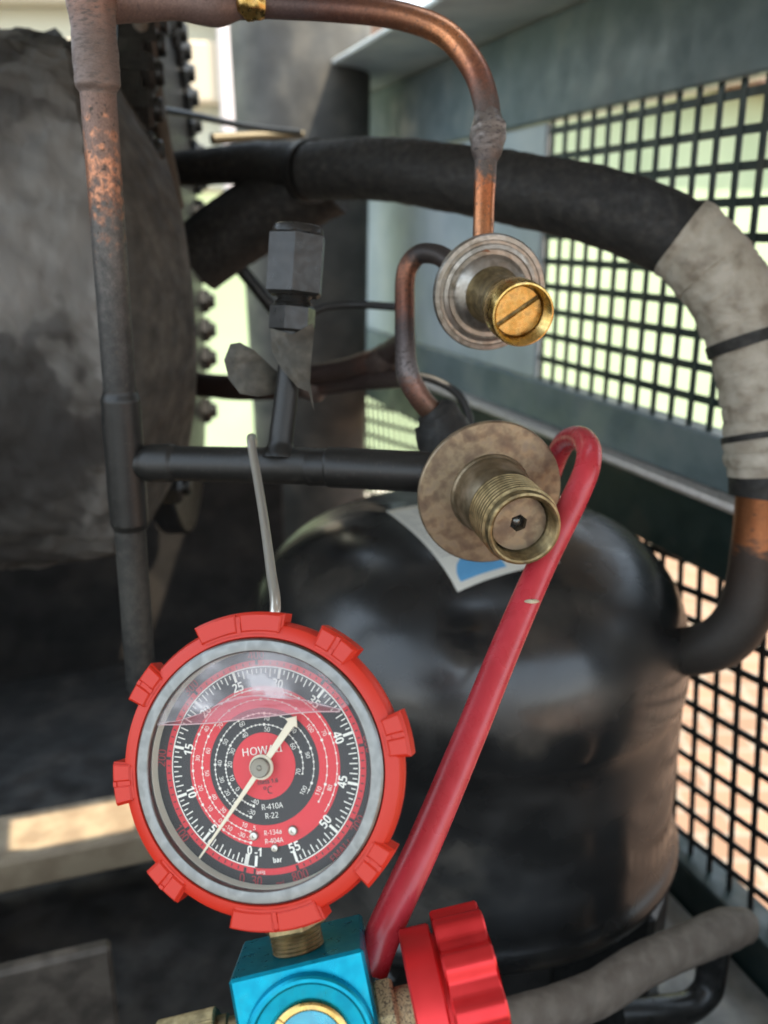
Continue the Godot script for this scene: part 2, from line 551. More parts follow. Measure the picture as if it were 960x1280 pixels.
# crossing flat bars cut to a window of the wall; «turn» tips the whole sheet in its own plane
func mesh_sheet(s0: float, s1: float, y0: float, y1: float, pitch_s: float, pitch_y: float, wide: float, turn: float, shift := Vector2.ZERO) -> SurfaceTool:
	var st := begin()
	var rect := PackedVector2Array([Vector2(s0, y0), Vector2(s1, y0), Vector2(s1, y1), Vector2(s0, y1)])
	var mid := Vector2((s0 + s1) / 2, (y0 + y1) / 2)
	for dirn in 2:
		var step := pitch_s if dirn == 0 else pitch_y
		var ax := Vector2.from_angle((PI / 2 if dirn == 0 else 0.0) + turn)
		var ac := Vector2(ax.y, -ax.x)
		for k in range(-70, 71):
			var c := mid + ac * (k * step + (shift.x if dirn == 0 else shift.y))
			for seg in Geometry2D.intersect_polyline_with_polygon(PackedVector2Array([c - ax * 3.0, c + ax * 3.0]), rect):
				var a: Vector2 = seg[0]
				var b: Vector2 = seg[seg.size() - 1]
				var m := (a + b) / 2
				var dx := wall_e * ax.x + Vector3.UP * ax.y
				var dy := wall_e * -ax.y + Vector3.UP * ax.x
				var xf := Transform3D(Basis(dx, dy, dx.cross(dy)), onwall(m.x, m.y, 0.004 + 0.0011 * dirn))
				box(st, xf, Vector3(a.distance_to(b), wide, 0.002), 0.0005)
	return st

func build_cage() -> void:
	var t := thing("equipment_cage", "dark green painted steel cage side with mesh screens and a roof edge", "cage", onwall(0.3, 0.5, 0.0))
	var st := begin()
	slab(st, 0.30, 0.95, 0.954, 1.201, 0.0, 0.006)
	obj("solid_panel", st, mottled([[0.3, lin(0.42, 0.48, 0.5)], [0.6, lin(0.5, 0.56, 0.58)], [0.85, lin(0.56, 0.61, 0.61)]], [0.35, 0.55], 0.0, 0.35, 0.012, 60), t)
	st = begin()
	slab(st, -0.32, 0.95, 1.202, 1.292, -0.006, 0.012)
	obj("top_rail", st, M.teal, t)
	var roof_mat := mottled([[0.3, lin(0.5, 0.52, 0.51)], [0.6, lin(0.6, 0.62, 0.6)], [0.85, lin(0.66, 0.66, 0.62)]], [0.4, 0.6], 0.0, 0.4, 0.012, 61)
	for r in [[-0.8, 1.1, -0.12, 0.45], [-0.8, -0.152, -0.287, -0.1205], [-0.104, 0.28, -0.287, -0.1205], [-0.8, 0.28, -0.62, -0.2875]]:
		st = begin()
		slab(st, r[0], r[1], 1.294, 1.30, r[2], r[3])
		obj("roof_sheet", st, roof_mat, t)
	st = begin()
	slab(st, -0.32, 0.95, 0.912, 0.953, -0.004, 0.02)
	obj("middle_rail", st, M.teal, t)
	st = begin()
	slab(st, -0.32, 0.95, 0.905, 0.9118, -0.02, 0.01, 0.0025)
	obj("rail_lip", st, M.bare_lip, t)
	st = begin()
	slab(st, -0.32, 0.95, 0.842, 0.903, 0.0, 0.02)
	obj("channel_web", st, M.dark_teal, t)
	st = begin()
	slab(st, -0.32, 0.95, 0.53, 0.592, -0.012, 0.02)
	obj("bottom_rail", st, M.dark_teal, t)
	st = begin()
	slab(st, -0.32, -0.22, 0.5, 1.29, -0.05, -0.013)
	obj("front_post", st, M.dark_teal, t)
	st = begin()
	slab(st, 0.9, 0.95, 0.5, 1.29, -0.05, -0.008)
	obj("corner_post", st, mottled([[0.3, lin(0.012, 0.035, 0.042)], [0.7, lin(0.022, 0.055, 0.062)]], [0.4, 0.6], 0.0, 0.2, 0.02, 63), t)
	obj("upper_mesh_screen", mesh_sheet(-0.3, 0.30, 0.953, 1.203, 0.0245, 0.0242, 0.0066, 0.0, Vector2(0, 0.006)), M.dark_teal, t)
	obj("lower_mesh_screen", mesh_sheet(-0.3, 0.9, 0.592, 0.842, 0.0245, 0.0242, 0.0060, deg_to_rad(-6.0)), M.black_metal, t)
	var across := Basis(wall_n, Vector3.UP, wall_n.cross(Vector3.UP))
	st = begin()
	box(st, Transform3D(across, wall_o + wall_n * -0.42 + wall_e * -0.40 + Vector3(0, 0.64, 0)), Vector3(0.86, 0.22, 0.012), 0.003)
	obj("front_kick_panel", st, M.dark_teal, t)
	st = begin()
	slab(st, -0.4, 1.0, 0.53, 0.93, -0.86, -0.848)
	obj("side_panel", st, M.dark_teal, t)
	# floor of the unit and the cross members under it
	st = begin()
	var fx := Transform3D(Basis(wall_n, Vector3.UP, wall_n.cross(Vector3.UP)), wall_o + wall_n * -0.55 + wall_e * -0.1 + Vector3(0, 0.545, 0))
	box(st, fx, Vector3(1.14, 0.01, 2.2), 0.002)
	var fl := obj("floor", st, M.pan)
	tag(fl, "dark grimy steel floor pan of the unit", "floor", "", "structure")
	st = begin()
	var bx := func(st2: SurfaceTool, sa: float, n0: float, n1: float, y: float, hh: float, ww: float) -> void:
		var xf := Transform3D(Basis(wall_n, Vector3.UP, wall_n.cross(Vector3.UP)), wall_o + wall_e * sa + wall_n * (n0 + n1) / 2 + Vector3(0, y, 0))
		box(st2, xf, Vector3(absf(n1 - n0), hh, ww), 0.003)
	bx.call(st, 0.18, -1.1, -0.35, 0.595, 0.03, 0.07)
	tag(obj("floor_beam", st, mottled([[0.3, lin(0.28, 0.205, 0.13)], [0.7, lin(0.4, 0.305, 0.2)]], [0.5, 0.7], 0.0, 0.2, 0.02, 65)), "dusty brown steel cross beam on the floor behind the gauge", "beam")
	st = begin()
	bx.call(st, -0.02, -0.95, -0.47, 0.60, 0.10, 0.012)
	tag(obj("floor_bracket", st, mottled([[0.3, lin(0.07, 0.055, 0.042)], [0.7, lin(0.14, 0.11, 0.085)]], [0.6, 0.8], 0.1, 0.15, 0.02, 66)), "tan steel bracket plate at the lower left corner", "bracket")
	st = begin()
	bx.call(st, 0.62, -1.3, -0.2, 0.67, 0.27, 0.02)
	tag(obj("low_bulkhead", st, M.pan), "dark grimy steel panel low at the back, left of the compressor", "panel")
	st = begin()
	slab(st, -0.3, 0.5, 0.552, 0.558, -0.09, -0.014)
	tag(obj("floor_strip", st, M.grey_steel), "pale grey steel floor strip along the bottom rail", "floor strip")

func build_receiver() -> void:
	var b := at(390, 640, 1.36) * Vector3(1, 0, 1) + Vector3(0, 0.55, 0)
	var t := thing("receiver_tank", "tall brown-grey cylindrical tank standing at the far end of the cage", "tank", b)
	var st := begin()
	lathe(st, Transform3D(Basis(), b), [Vector2(0, 0), Vector2(0.076, 0), Vector2(0.08, 0.3), Vector2(0.09, 0.8), Vector2(0.094, 1.4), Vector2(0, 1.43)], 48)
	obj("shell", st, mottled([[0.3, lin(0.05, 0.046, 0.04)], [0.6, lin(0.08, 0.073, 0.062)], [0.85, lin(0.12, 0.105, 0.085)]], [0.5, 0.75], 0.0, 0.25, 0.015, 68), t)

func build_tank() -> void:
	var axis := Vector3(0.93, 0.0, -0.367).normalized()
	var c := at(157, 388, 0.74)
	var t := thing("dusty_tank", "big dark grey tank with a dust-crusted rounded end at the left", "tank", c + Vector3(0, -0.17, 0))
	var crust := mottled([[0.2, lin(0.022, 0.02, 0.018)], [0.5, lin(0.042, 0.038, 0.034)], [0.58, lin(0.058, 0.052, 0.046)], [0.615, lin(0.15, 0.14, 0.125)], [0.75, lin(0.21, 0.195, 0.175)]], [0.8, 0.95], 0.0, 0.3, 0.011, 78, 0.8)
	var st := begin()
	tube(st, [c - axis * 0.62, c - axis * 0.3, c - axis * 0.035, c - axis * 0.026], [0.195, 0.195, 0.195, 0.189], 150, 30, 0.035, 72)
	crust.uv1_scale = Vector3(2.6, 1.5, 2.6)
	obj("shell", st, crust, t)
	st = begin()
	lathe(st, along(axis, c), [Vector2(0, 0.04), Vector2(0.085, 0.038), Vector2(0.108, 0.036), Vector2(0.128, 0.030), Vector2(0.184, -0.010), Vector2(0.190, -0.020), Vector2(0.190, -0.05)], 110, 50)
	obj("end_cap", st, mottled([[0.25, lin(0.045, 0.039, 0.032)], [0.5, lin(0.075, 0.065, 0.053)], [0.8, lin(0.12, 0.105, 0.085)]], [0.7, 0.95], 0.0, 0.2, 0.03, 73, 0.3), t)
	# bolted flange behind the rounded end
	var fl := at(198, 352, 0.87)
	axis = Vector3(0.93, 0, -0.1).normalized()
	st = begin()
	lathe(st, along(axis, fl), [Vector2(0, 0.0), Vector2(0.237, 0.0), Vector2(0.239, 0.002), Vector2(0.239, 0.02), Vector2(0.237, 0.022), Vector2(0, 0.022)], 72)
	var flange := obj("flange", st, M.black_metal, t)
	st = begin()
	lathe(st, Transform3D(), [Vector2(0, 0.024), Vector2(0.007, 0.024), Vector2(0.0085, 0.022), Vector2(0.0085, 0.016)], 16)
	prism(st, Transform3D(Basis(Vector3.RIGHT, -PI / 2), Vector3.ZERO), ngon(0.0155, 6), -0.013, 0.018, 0.003)
	var bolt_mesh: ArrayMesh = st.commit()
	var fx := along(axis, fl)
	for k in 42:
		var a := TAU * k / 42
		var p := fx * (Vector3(cos(a), 0, sin(a)) * 0.228 + Vector3(0, 0.012, 0))
		if p.y < 0.9: continue
		obj("bolt", bolt_mesh, M.black_metal, flange, Transform3D(fx.basis, p))
	# thin rods in front of the flange
	st = begin()
	tube(st, [at(166, -10, 0.66), at(188, 80, 0.69), at(206, 180, 0.72), at(222, 260, 0.75)], [0.0055])
	tag(obj("steel_rod", st, M.dust_grey), "thin grey steel rod slanting down in front of the bolted flange", "rod")
	st = begin()
	tube(st, [at(150, 128, 0.7), at(230, 142, 0.78), at(310, 158, 0.86), at(375, 166, 0.92)], [0.003])
	tag(obj("capillary_tube", st, M.black_metal), "thin dark capillary tube running across above the insulated pipe", "tube")
	st = begin()
	tube(st, [at(265, 174, 0.88), at(310, 171, 0.9), at(378, 168, 0.93)], [0.0055, 0.005, 0.004], 14)
	tag(obj("sensor_bulb", st, mat(lin(0.16, 0.13, 0.08), 0.45, 0.5)), "slim brownish sensor bulb lying over the insulated pipe", "sensor")

func dome_profile(R: float) -> Array:
	var prof := [Vector2(0, 0.662), Vector2(R - 0.02, 0.662), Vector2(R - 0.004, 0.668)]
	prof.append_array([Vector2(R + 0.003, 0.672), Vector2(R + 0.005, 0.676), Vector2(R + 0.005, 0.682), Vector2(R + 0.002, 0.686), Vector2(R - 0.002, 0.692), Vector2(R - 0.002, 0.79), Vector2(R - 0.003, 0.797), Vector2(R - 0.001, 0.803), Vector2(R, 0.808), Vector2(R, 0.815)])
	for k in range(1, 21):
		var a := PI / 2 * k / 20.0
		prof.append(Vector2(R * pow(cos(a), 0.62), 0.815 + 0.103 * pow(sin(a), 0.86)))
	return prof

func build_compressor() -> void:
	var R := 0.155
	var c := Vector3(0.0574, 0, -0.6058)
	var t := thing("compressor", "glossy black hermetic compressor with a rounded dome top and paper label", "compressor", c + Vector3(0, 0.55, 0))
	var shell := mottled([[0.3, lin(0.010, 0.010, 0.010)], [0.55, lin(0.016, 0.016, 0.016)], [0.68, lin(0.03, 0.028, 0.025)], [0.85, lin(0.08, 0.07, 0.058)]], [0.14, 0.42], 0.0, 0.35, 0.012, 81, 0.006)
	shell.metallic_specular = 0.55
	var st := begin()
	lathe(st, Transform3D(Basis(), c), dome_profile(R), 96, 50)
	obj("shell", st, shell, t)
	for k in 4:
		st = begin()
		var a := TAU * k / 4 + 0.5
		box(st, Transform3D(Basis(Vector3.UP, -a), c + Vector3(cos(a), 0, sin(a)) * 0.12 + Vector3(0, 0.605, 0)), Vector3(0.07, 0.11, 0.05), 0.004)
		obj("foot", st, M.black_metal, t)
	# paper label that follows the dome
	var prof := dome_profile(R)
	var top := func(x: float, z: float) -> Vector3:
		var r := Vector2(x - c.x, z - c.z).length()
		for i in range(prof.size() - 1, 12, -1):
			if prof[i - 1].x >= r:
				var f: float = (r - prof[i].x) / maxf(prof[i - 1].x - prof[i].x, 1e-6)
				return Vector3(x, lerpf(prof[i].y, prof[i - 1].y, f) + 0.0006, z)
		return Vector3(x, 0.9, z)
	var q := [Vector2(0.0011, -0.6041), Vector2(0.0425, -0.4947), Vector2(0.1066, -0.5237), Vector2(0.065, -0.633)]
	st = begin()
	var grid := 12
	var pt := func(u: float, v: float) -> Vector3:
		var w: Vector2 = q[0].lerp(q[1], v).lerp(q[3].lerp(q[2], v), u)
		return top.call(w.x, w.y)
	for i in grid:
		for j in grid:
			var u0 := float(i) / grid
			var u1 := float(i + 1) / grid
			var v0 := float(j) / grid
			var v1 := float(j + 1) / grid
			var a: Vector3 = pt.call(u0, v0)
			var b: Vector3 = pt.call(u1, v0)
			var d: Vector3 = pt.call(u1, v1)
			var e: Vector3 = pt.call(u0, v1)
			var n := (b - a).cross(e - a).normalized()
			if n.y < 0: n = -n
			tri(st, a, b, d, n, n, n, Vector2(u0, v0), Vector2(u1, v0), Vector2(u1, v1))
			tri(st, a, d, e, n, n, n, Vector2(u0, v0), Vector2(u1, v1), Vector2(u0, v1))
	var im := Image.create(256, 256, false, Image.FORMAT_RGB8)
	im.fill(lin(0.68, 0.66, 0.58))
	im.fill_rect(Rect2i(6, 6, 244, 3), lin(0.42, 0.34, 0.16))
	for k in 22: im.fill_rect(Rect2i(10, 20 + k * 8, 10 + (k * 37) % 30, 2), lin(0.33, 0.32, 0.3))
	for k in 9: im.fill_rect(Rect2i(56, 24 + k * 13, 60 + (k * 53) % 110, 3), lin(0.28, 0.27, 0.25))
	for y in range(198, 244):
		for x in range(16, 130):
			var w := 1.0 - pow(absf((x - 73.0) / 57.0), 2.0)
			if y > 243 - 44 * sqrt(maxf(w, 0.0)) or x > 112: im.set_pixel(x, y, lin(0.06, 0.28, 0.55) if (x * 7 + y * 3) % 11 > 2 else lin(0.3, 0.5, 0.65))
	for k in 3: im.fill_rect(Rect2i(138, 206 + k * 12, 44, 5), lin(0.3, 0.3, 0.3))
	var lm := mat(Color.WHITE, 0.5)
	lm.albedo_texture = ImageTexture.create_from_image(im)
	obj("paper_label", st, lm, t)

func build_suction_pipe() -> void:
	var t := thing("suction_pipe", "thick black insulated suction pipe bending down with pale tape wrap", "pipe", at(600, 235, 0.56))
	var st := begin()
	var r := 0.0235
	tube(st, [at(392, 214, 0.70), at(470, 211, 0.66), at(560, 222, 0.62), at(650, 238, 0.59), at(740, 256, 0.565), at(814, 281, 0.547), at(868, 310, 0.539)], [0.0215, 0.0215, 0.022, 0.0225, 0.0232, 0.0235, 0.0232], 32, 10, 0.05, 5)
	obj("insulation", st, M.black_rubber, t)
	# pale tape wound round the bend
	var tape := mottled([[0.25, lin(0.24, 0.2, 0.15)], [0.42, lin(0.37, 0.325, 0.255)], [0.6, lin(0.43, 0.385, 0.31)], [0.8, lin(0.5, 0.455, 0.375)]], [0.45, 0.75], 0.0, 0.09, 0.022, 85, 0.1)
	var path := [at(856, 301, 0.538), at(890, 333, 0.534), at(917, 376, 0.532), at(935, 420, 0.532), at(945, 465, 0.533), at(951, 512, 0.535), at(955, 592, 0.54)]
	st = begin()
	tube(st, path, [0.0236, 0.024, 0.0236, 0.0228, 0.022, 0.0212, 0.0203], 36, 12, 0.07, 9)
	obj("tape_wrap", st, tape, t)
	st = begin()
	tube(st, [at(850, 296, 0.539), at(857, 301, 0.5385), at(864, 308, 0.538)], [0.0244, 0.0252, 0.0244], 36, 4, 0.03, 10)
	obj("tape_edge", st, tape, t)
	for k in 6:
		var i := k * 0.72 + 0.35
		var q := []
		for j in 4:
			var f := i + j * 0.26
			var w := mini(int(f), 5)
			q.append((path[w] as Vector3).lerp(path[w + 1], f - w) + cam_up * 0.0006 * sin(k * 2.1))
		st = begin()
		tube(st, q, [0.0238 - 0.0005 * k, 0.0243 - 0.0005 * k, 0.0245 - 0.0005 * k, 0.0246 - 0.0005 * k], 40, 5, 0.07, 30 + k)
		obj("tape_turn", st, tape, t)
	# overlapping turns of the tape, each a little proud of the last
	for k in 4:
		var p: Vector3 = path[5].lerp(path[6], -0.1 + k * 0.24)
		var p2: Vector3 = path[5].lerp(path[6], 0.12 + k * 0.24)
		st = begin()
		tube(st, [p, p.lerp(p2, 0.5), p2], [0.0212, 0.0220, 0.0217], 36, 4, 0.05, 20 + k)
		obj("tape_turn", st, tape, t)
	for tie in [[at(935, 420, 0.532), at(939, 434, 0.532), 0.0246], [at(952, 541, 0.537), at(953, 549, 0.537), 0.0228]]:
		st = begin()
		tube(st, [tie[0], tie[1]], [tie[2]], 36, 3)
		obj("black_band", st, M.black_rubber, t)
	st = begin()
	tube(st, [at(955, 586, 0.54), at(953, 600, 0.541), at(949, 624, 0.542)], [0.0198, 0.0196, 0.0175], 28, 4, 0.08, 31)
	obj("torn_sleeve", st, M.black_rubber, t)
	# the bare copper under it, then the elbow to the compressor
	st = begin()
	tube(st, [at(950, 600, 0.542), at(948, 640, 0.547), at(945, 700, 0.554), at(934, 760, 0.562), at(904, 800, 0.573), at(856, 815, 0.59), at(800, 815, 0.61)], [0.0135, 0.0136, 0.0155, 0.0165, 0.0165, 0.0155, 0.0145], 30, 10, 0.015, 33)
	obj("copper_elbow", st, pipe_mat([[0.0, lin(0.3, 0.12, 0.05), 0.8, 0.4], [0.2, lin(0.32, 0.12, 0.05), 0.8, 0.4], [0.27, lin(0.045, 0.03, 0.022), 0.3, 0.5], [0.5, lin(0.04, 0.033, 0.028), 0.2, 0.5], [1.0, lin(0.03, 0.028, 0.025), 0.1, 0.5]], lin(0.03, 0.022, 0.017), 0.08, 5, 4.0, 0.08), t)
	# the second insulated pipe that branches off behind
	var b := thing("branch_pipe", "fat black insulated pipe stub slanting down to the left behind the cap", "pipe", at(300, 280, 0.78))
	st = begin()
	tube(st, [at(415, 222, 0.76), at(360, 250, 0.775), at(300, 284, 0.79), at(243, 325, 0.8)], [0.03, 0.031, 0.031, 0.03], 32, 8, 0.04, 41)
	obj("insulation", st, M.black_rubber, b)
	st = begin()
	tube(st, [at(180, 216, 0.82), at(260, 208, 0.79), at(330, 204, 0.76), at(400, 212, 0.72)], [0.0135, 0.015, 0.0175, 0.019], 28, 8, 0.05, 43)
	obj("header", st, M.black_rubber, b)
	st = begin()
	tube(st, [at(384, 214, 0.712), at(392, 214, 0.705)], [0.0235], 28, 2, 0.05, 44)
	obj("joint_band", st, M.black, b)
	st = begin()
	tube(st, [at(296, 330, 0.84), at(330, 372, 0.85), at(352, 400, 0.86)], [0.006], 16)
	tag(obj("back_strut", st, M.black_metal), "thin dark strut slanting down to the capped valve from behind", "strut")

func build_riser() -> void:
	var t := thing("riser_pipe", "blackened copper riser pipe at left with a tee branch to the right", "pipe", at(170, 700, 0.48))
	var dark := lin(0.012, 0.0115, 0.0105)
	var st := begin()
	var top := at(112, -30, 0.385)
	var bot := at(177, 860, 0.485)
	var on := func(f: float) -> Vector3: return top.lerp(bot, f)
	var r := 0.0077
	tube(st, [on.call(0.0), on.call(0.2), on.call(0.4), on.call(0.6), on.call(0.8), on.call(1.0)], [r], 36, 10, 0.012, 51)
	obj("pipe", st, pipe_mat([[0.0, lin(0.2, 0.13, 0.105), 0.5, 0.5], [0.19, lin(0.2, 0.13, 0.105), 0.4, 0.5], [0.23, lin(0.52, 0.23, 0.13), 0.85, 0.34], [0.27, lin(0.2, 0.115, 0.085), 0.6, 0.45], [0.31, lin(0.1, 0.09, 0.082), 0.3, 0.42], [0.42, lin(0.045, 0.043, 0.04), 0.15, 0.5], [0.6, dark, 0.1, 0.55], [0.85, lin(0.05, 0.046, 0.038), 0.1, 0.6], [1.0, dark, 0.1, 0.6]], lin(0.06, 0.05, 0.042), 0.25, 8, 7.0, 0.1), t)
	# swaged couplings
	st = begin()
	tube(st, [on.call(0.02), on.call(0.06), on.call(0.10), on.call(0.125), on.call(0.137)], [0.0104, 0.0091, 0.0096, 0.0097, 0.0078], 36, 10, 0.07, 52)
	obj("coupling", st, pipe_mat([[0.0, lin(0.26, 0.155, 0.125), 0.6, 0.42], [0.5, lin(0.16, 0.12, 0.105), 0.4, 0.5], [1.0, lin(0.19, 0.14, 0.12), 0.4, 0.5]], lin(0.13, 0.105, 0.095), 0.4, 12, 2.0), t)
	var black := pipe_mat([[0.0, dark, 0.1, 0.4], [1.0, lin(0.019, 0.018, 0.016), 0.1, 0.42]], lin(0.05, 0.044, 0.036), 0.2, 14, 3.0)
	st = begin()
	tube(st, [on.call(0.525), on.call(0.54), on.call(0.57), on.call(0.67), on.call(0.722), on.call(0.734)], [0.0080, 0.0093, 0.0094, 0.0095, 0.0093, 0.0080], 36, 8, 0.01, 53)
	obj("tee_body", st, black, t)
	# the branch of the tee
	st = begin()
	var b0: Vector3 = on.call(0.6325)
	tube(st, [b0 - cam_back * 0.001, at(177, 578.5, 0.4485), at(192, 579, 0.447), at(214, 579, 0.446), at(223, 579, 0.4455)], [0.0072, 0.0083, 0.0094, 0.0095, 0.0087], 32, 8, 0.012, 54)
	obj("tee_branch", st, black, t)
	st = begin()
	tube(st, [at(212, 579, 0.446), at(300, 581, 0.439), at(360, 582, 0.432), at(405, 583, 0.427)], [0.0085, 0.0086, 0.0088, 0.0086], 32, 8, 0.012, 55)
	obj("branch_pipe", st, black, t)
	st = begin()
	tube(st, [at(385, 584, 0.428), at(408, 584, 0.4265), at(412, 584, 0.4262), at(470, 587, 0.422), at(560, 592, 0.416)], [0.0086, 0.0088, 0.0094, 0.0094, 0.0093], 32, 8, 0.012, 56)
	obj("valve_sleeve", st, black, t)
	st = begin()
	tube(st, [at(350, 572, 0.43), at(351, 552, 0.43), at(356, 510, 0.43), at(363, 450, 0.43), at(366, 405, 0.43)], [0.0085, 0.0058, 0.0056, 0.0056, 0.0056], 26, 8, 0.01, 57)
	obj("stub_pipe", st, black, t)

func build_top_pipe() -> void:
	var t := thing("top_copper_pipe", "tarnished copper pipe along the top bending down to the upper valve", "pipe", at(606, 290, 0.418))
	var st := begin()
	tube(st, [at(92, 0, 0.405), at(170, -2, 0.408), at(225, 2, 0.41), at(268, 6, 0.412), at(300, 3, 0.414), at(340, 5, 0.415), at(420, 10, 0.417), at(500, 20, 0.42), at(556, 42, 0.421), at(592, 84, 0.421), at(608, 130, 0.42), at(609, 165, 0.42), at(607, 210, 0.42), at(605, 260, 0.42), at(603, 318, 0.42)],
		[0.011, 0.0098, 0.0078, 0.0092, 0.0072, 0.0062, 0.006, 0.006, 0.006, 0.006, 0.006, 0.006, 0.005, 0.0047, 0.0047], 30, 10, 0.02, 61)
	obj("pipe", st, pipe_mat([[0.0, lin(0.3, 0.2, 0.17), 0.4, 0.5], [0.25, lin(0.16, 0.11, 0.1), 0.5, 0.5], [0.36, lin(0.1, 0.07, 0.07), 0.5, 0.45], [0.42, lin(0.16, 0.085, 0.07), 0.7, 0.4], [0.55, lin(0.36, 0.17, 0.1), 0.85, 0.36], [0.62, lin(0.72, 0.32, 0.16), 0.95, 0.3], [0.7, lin(0.3, 0.13, 0.09), 0.8, 0.4], [0.76, lin(0.13, 0.1, 0.09), 0.4, 0.5], [0.86, lin(0.12, 0.1, 0.09), 0.3, 0.55], [0.885, lin(0.62, 0.22, 0.1), 0.95, 0.33], [0.95, lin(0.58, 0.25, 0.12), 0.95, 0.33], [1.0, lin(0.34, 0.17, 0.1), 0.9, 0.35]], lin(0.12, 0.085, 0.075), 0.2, 17, 9.0, 0.03), t)
	st = begin()
	tube(st, [at(609, 134, 0.42), at(610, 150, 0.42), at(611, 160, 0.42), at(610, 172, 0.42), at(609, 186, 0.42), at(607, 206, 0.42)], [0.0058, 0.0066, 0.0078, 0.0079, 0.0073, 0.0048], 30, 8, 0.16, 63)
	obj("braze_joint", st, pipe_mat([[0.0, lin(0.16, 0.14, 0.13), 0.6, 0.42], [0.4, lin(0.28, 0.25, 0.23), 0.6, 0.4], [1.0, lin(0.1, 0.08, 0.075), 0.5, 0.5]], lin(0.06, 0.05, 0.05), 0.35, 19, 1.5), t)
	st = begin()
	tube(st, [at(305, 2, 0.412), at(316, 4, 0.411), at(330, 5, 0.412)], [0.0066, 0.008, 0.0064], 24, 8, 0.3, 65)
	obj("braze_bead", st, M.brass, t)

func valve_frame(c: Vector3, ax: Vector3) -> Transform3D:
	var a := (cam_right * ax.x + cam_up * ax.y + cam_back * ax.z).normalized()
	return along(a, c, cam_right)

func build_upper_valve() -> void:
	var xf := valve_frame(at(613, 367, 0.425), Vector3(0.196, -0.408, 0.903))
	var t := thing("upper_service_valve", "silver disc service valve with bright brass mouth and slotted plug, upper of the two", "valve", xf.origin)
	var st := begin()
	lathe(st, xf, [Vector2(0, -0.012), Vector2(0.016, -0.012), Vector2(0.0265, -0.0035), Vector2(0.0268, -0.0025), Vector2(0.0268, -0.0008), Vector2(0.0262, 0.0002), Vector2(0.0242, 0.0004), Vector2(0.0238, -0.0002), Vector2(0.0225, -0.0002), Vector2(0.0222, 0.0006), Vector2(0.0205, 0.0012), Vector2(0.0198, 0.0006), Vector2(0.0178, 0.0006), Vector2(0.0172, 0.0018), Vector2(0.0155, 0.0032), Vector2(0.0135, 0.0042), Vector2(0.0118, 0.0055), Vector2(0.0, 0.0055)], 72)
	obj("disc", st, M.zinc, t)
	st = begin()
	lathe(st, xf, [Vector2(0.0135, 0.003), Vector2(0.0128, 0.006), Vector2(0.0118, 0.009), Vector2(0.0112, 0.014), Vector2(0.0112, 0.022), Vector2(0.0116, 0.025), Vector2(0.0122, 0.026), Vector2(0.0122, 0.0275), Vector2(0.0116, 0.0285), Vector2(0.012, 0.03), Vector2(0.0132, 0.032)], 56)
	obj("neck", st, M.old_brass, t)
	st = begin()
	var prof := [Vector2(0.0125, 0.0305), Vector2(0.0134, 0.033), Vector2(0.0137, 0.036), Vector2(0.0137, 0.0452), Vector2(0.0133, 0.0462), Vector2(0.0126, 0.0464), Vector2(0.0122, 0.0460)]
	for k in 8:
		prof.append(Vector2(0.0116, 0.0453 - k * 0.0011))
		prof.append(Vector2(0.0121, 0.04475 - k * 0.0011))
	prof.append(Vector2(0.0116, 0.0355))
	prof.append(Vector2(0.0, 0.0355))
	lathe(st, xf, prof, 72, 25)
	obj("collar", st, M.brass, t)
	# slotted plug, two half discs with a groove between
	st = begin()
	var pf := Transform3D(xf.basis * Basis(Vector3.RIGHT, -PI / 2), xf * Vector3(0, 0.0, 0))
	pf.basis = pf.basis * Basis(Vector3.BACK, deg_to_rad(33))
	for s in [1.0, -1.0]:
		var half := PackedVector2Array()
		for k in 25:
			var a := lerpf(asin(0.0007 / 0.0108), PI - asin(0.0007 / 0.0108), k / 24.0)
			half.append(Vector2(cos(a), sin(a) * s) * 0.0108)
		prism(st, pf, half, 0.0352, 0.0388, 0.0004)
	obj("slotted_plug", st, M.brass, t)
	st = begin()
	box(st, Transform3D(pf.basis, pf * Vector3(0, 0, 0.0362)), Vector3(0.021, 0.0016, 0.0018), 0.0001)
	obj("slot_floor", st, M.old_brass, t)

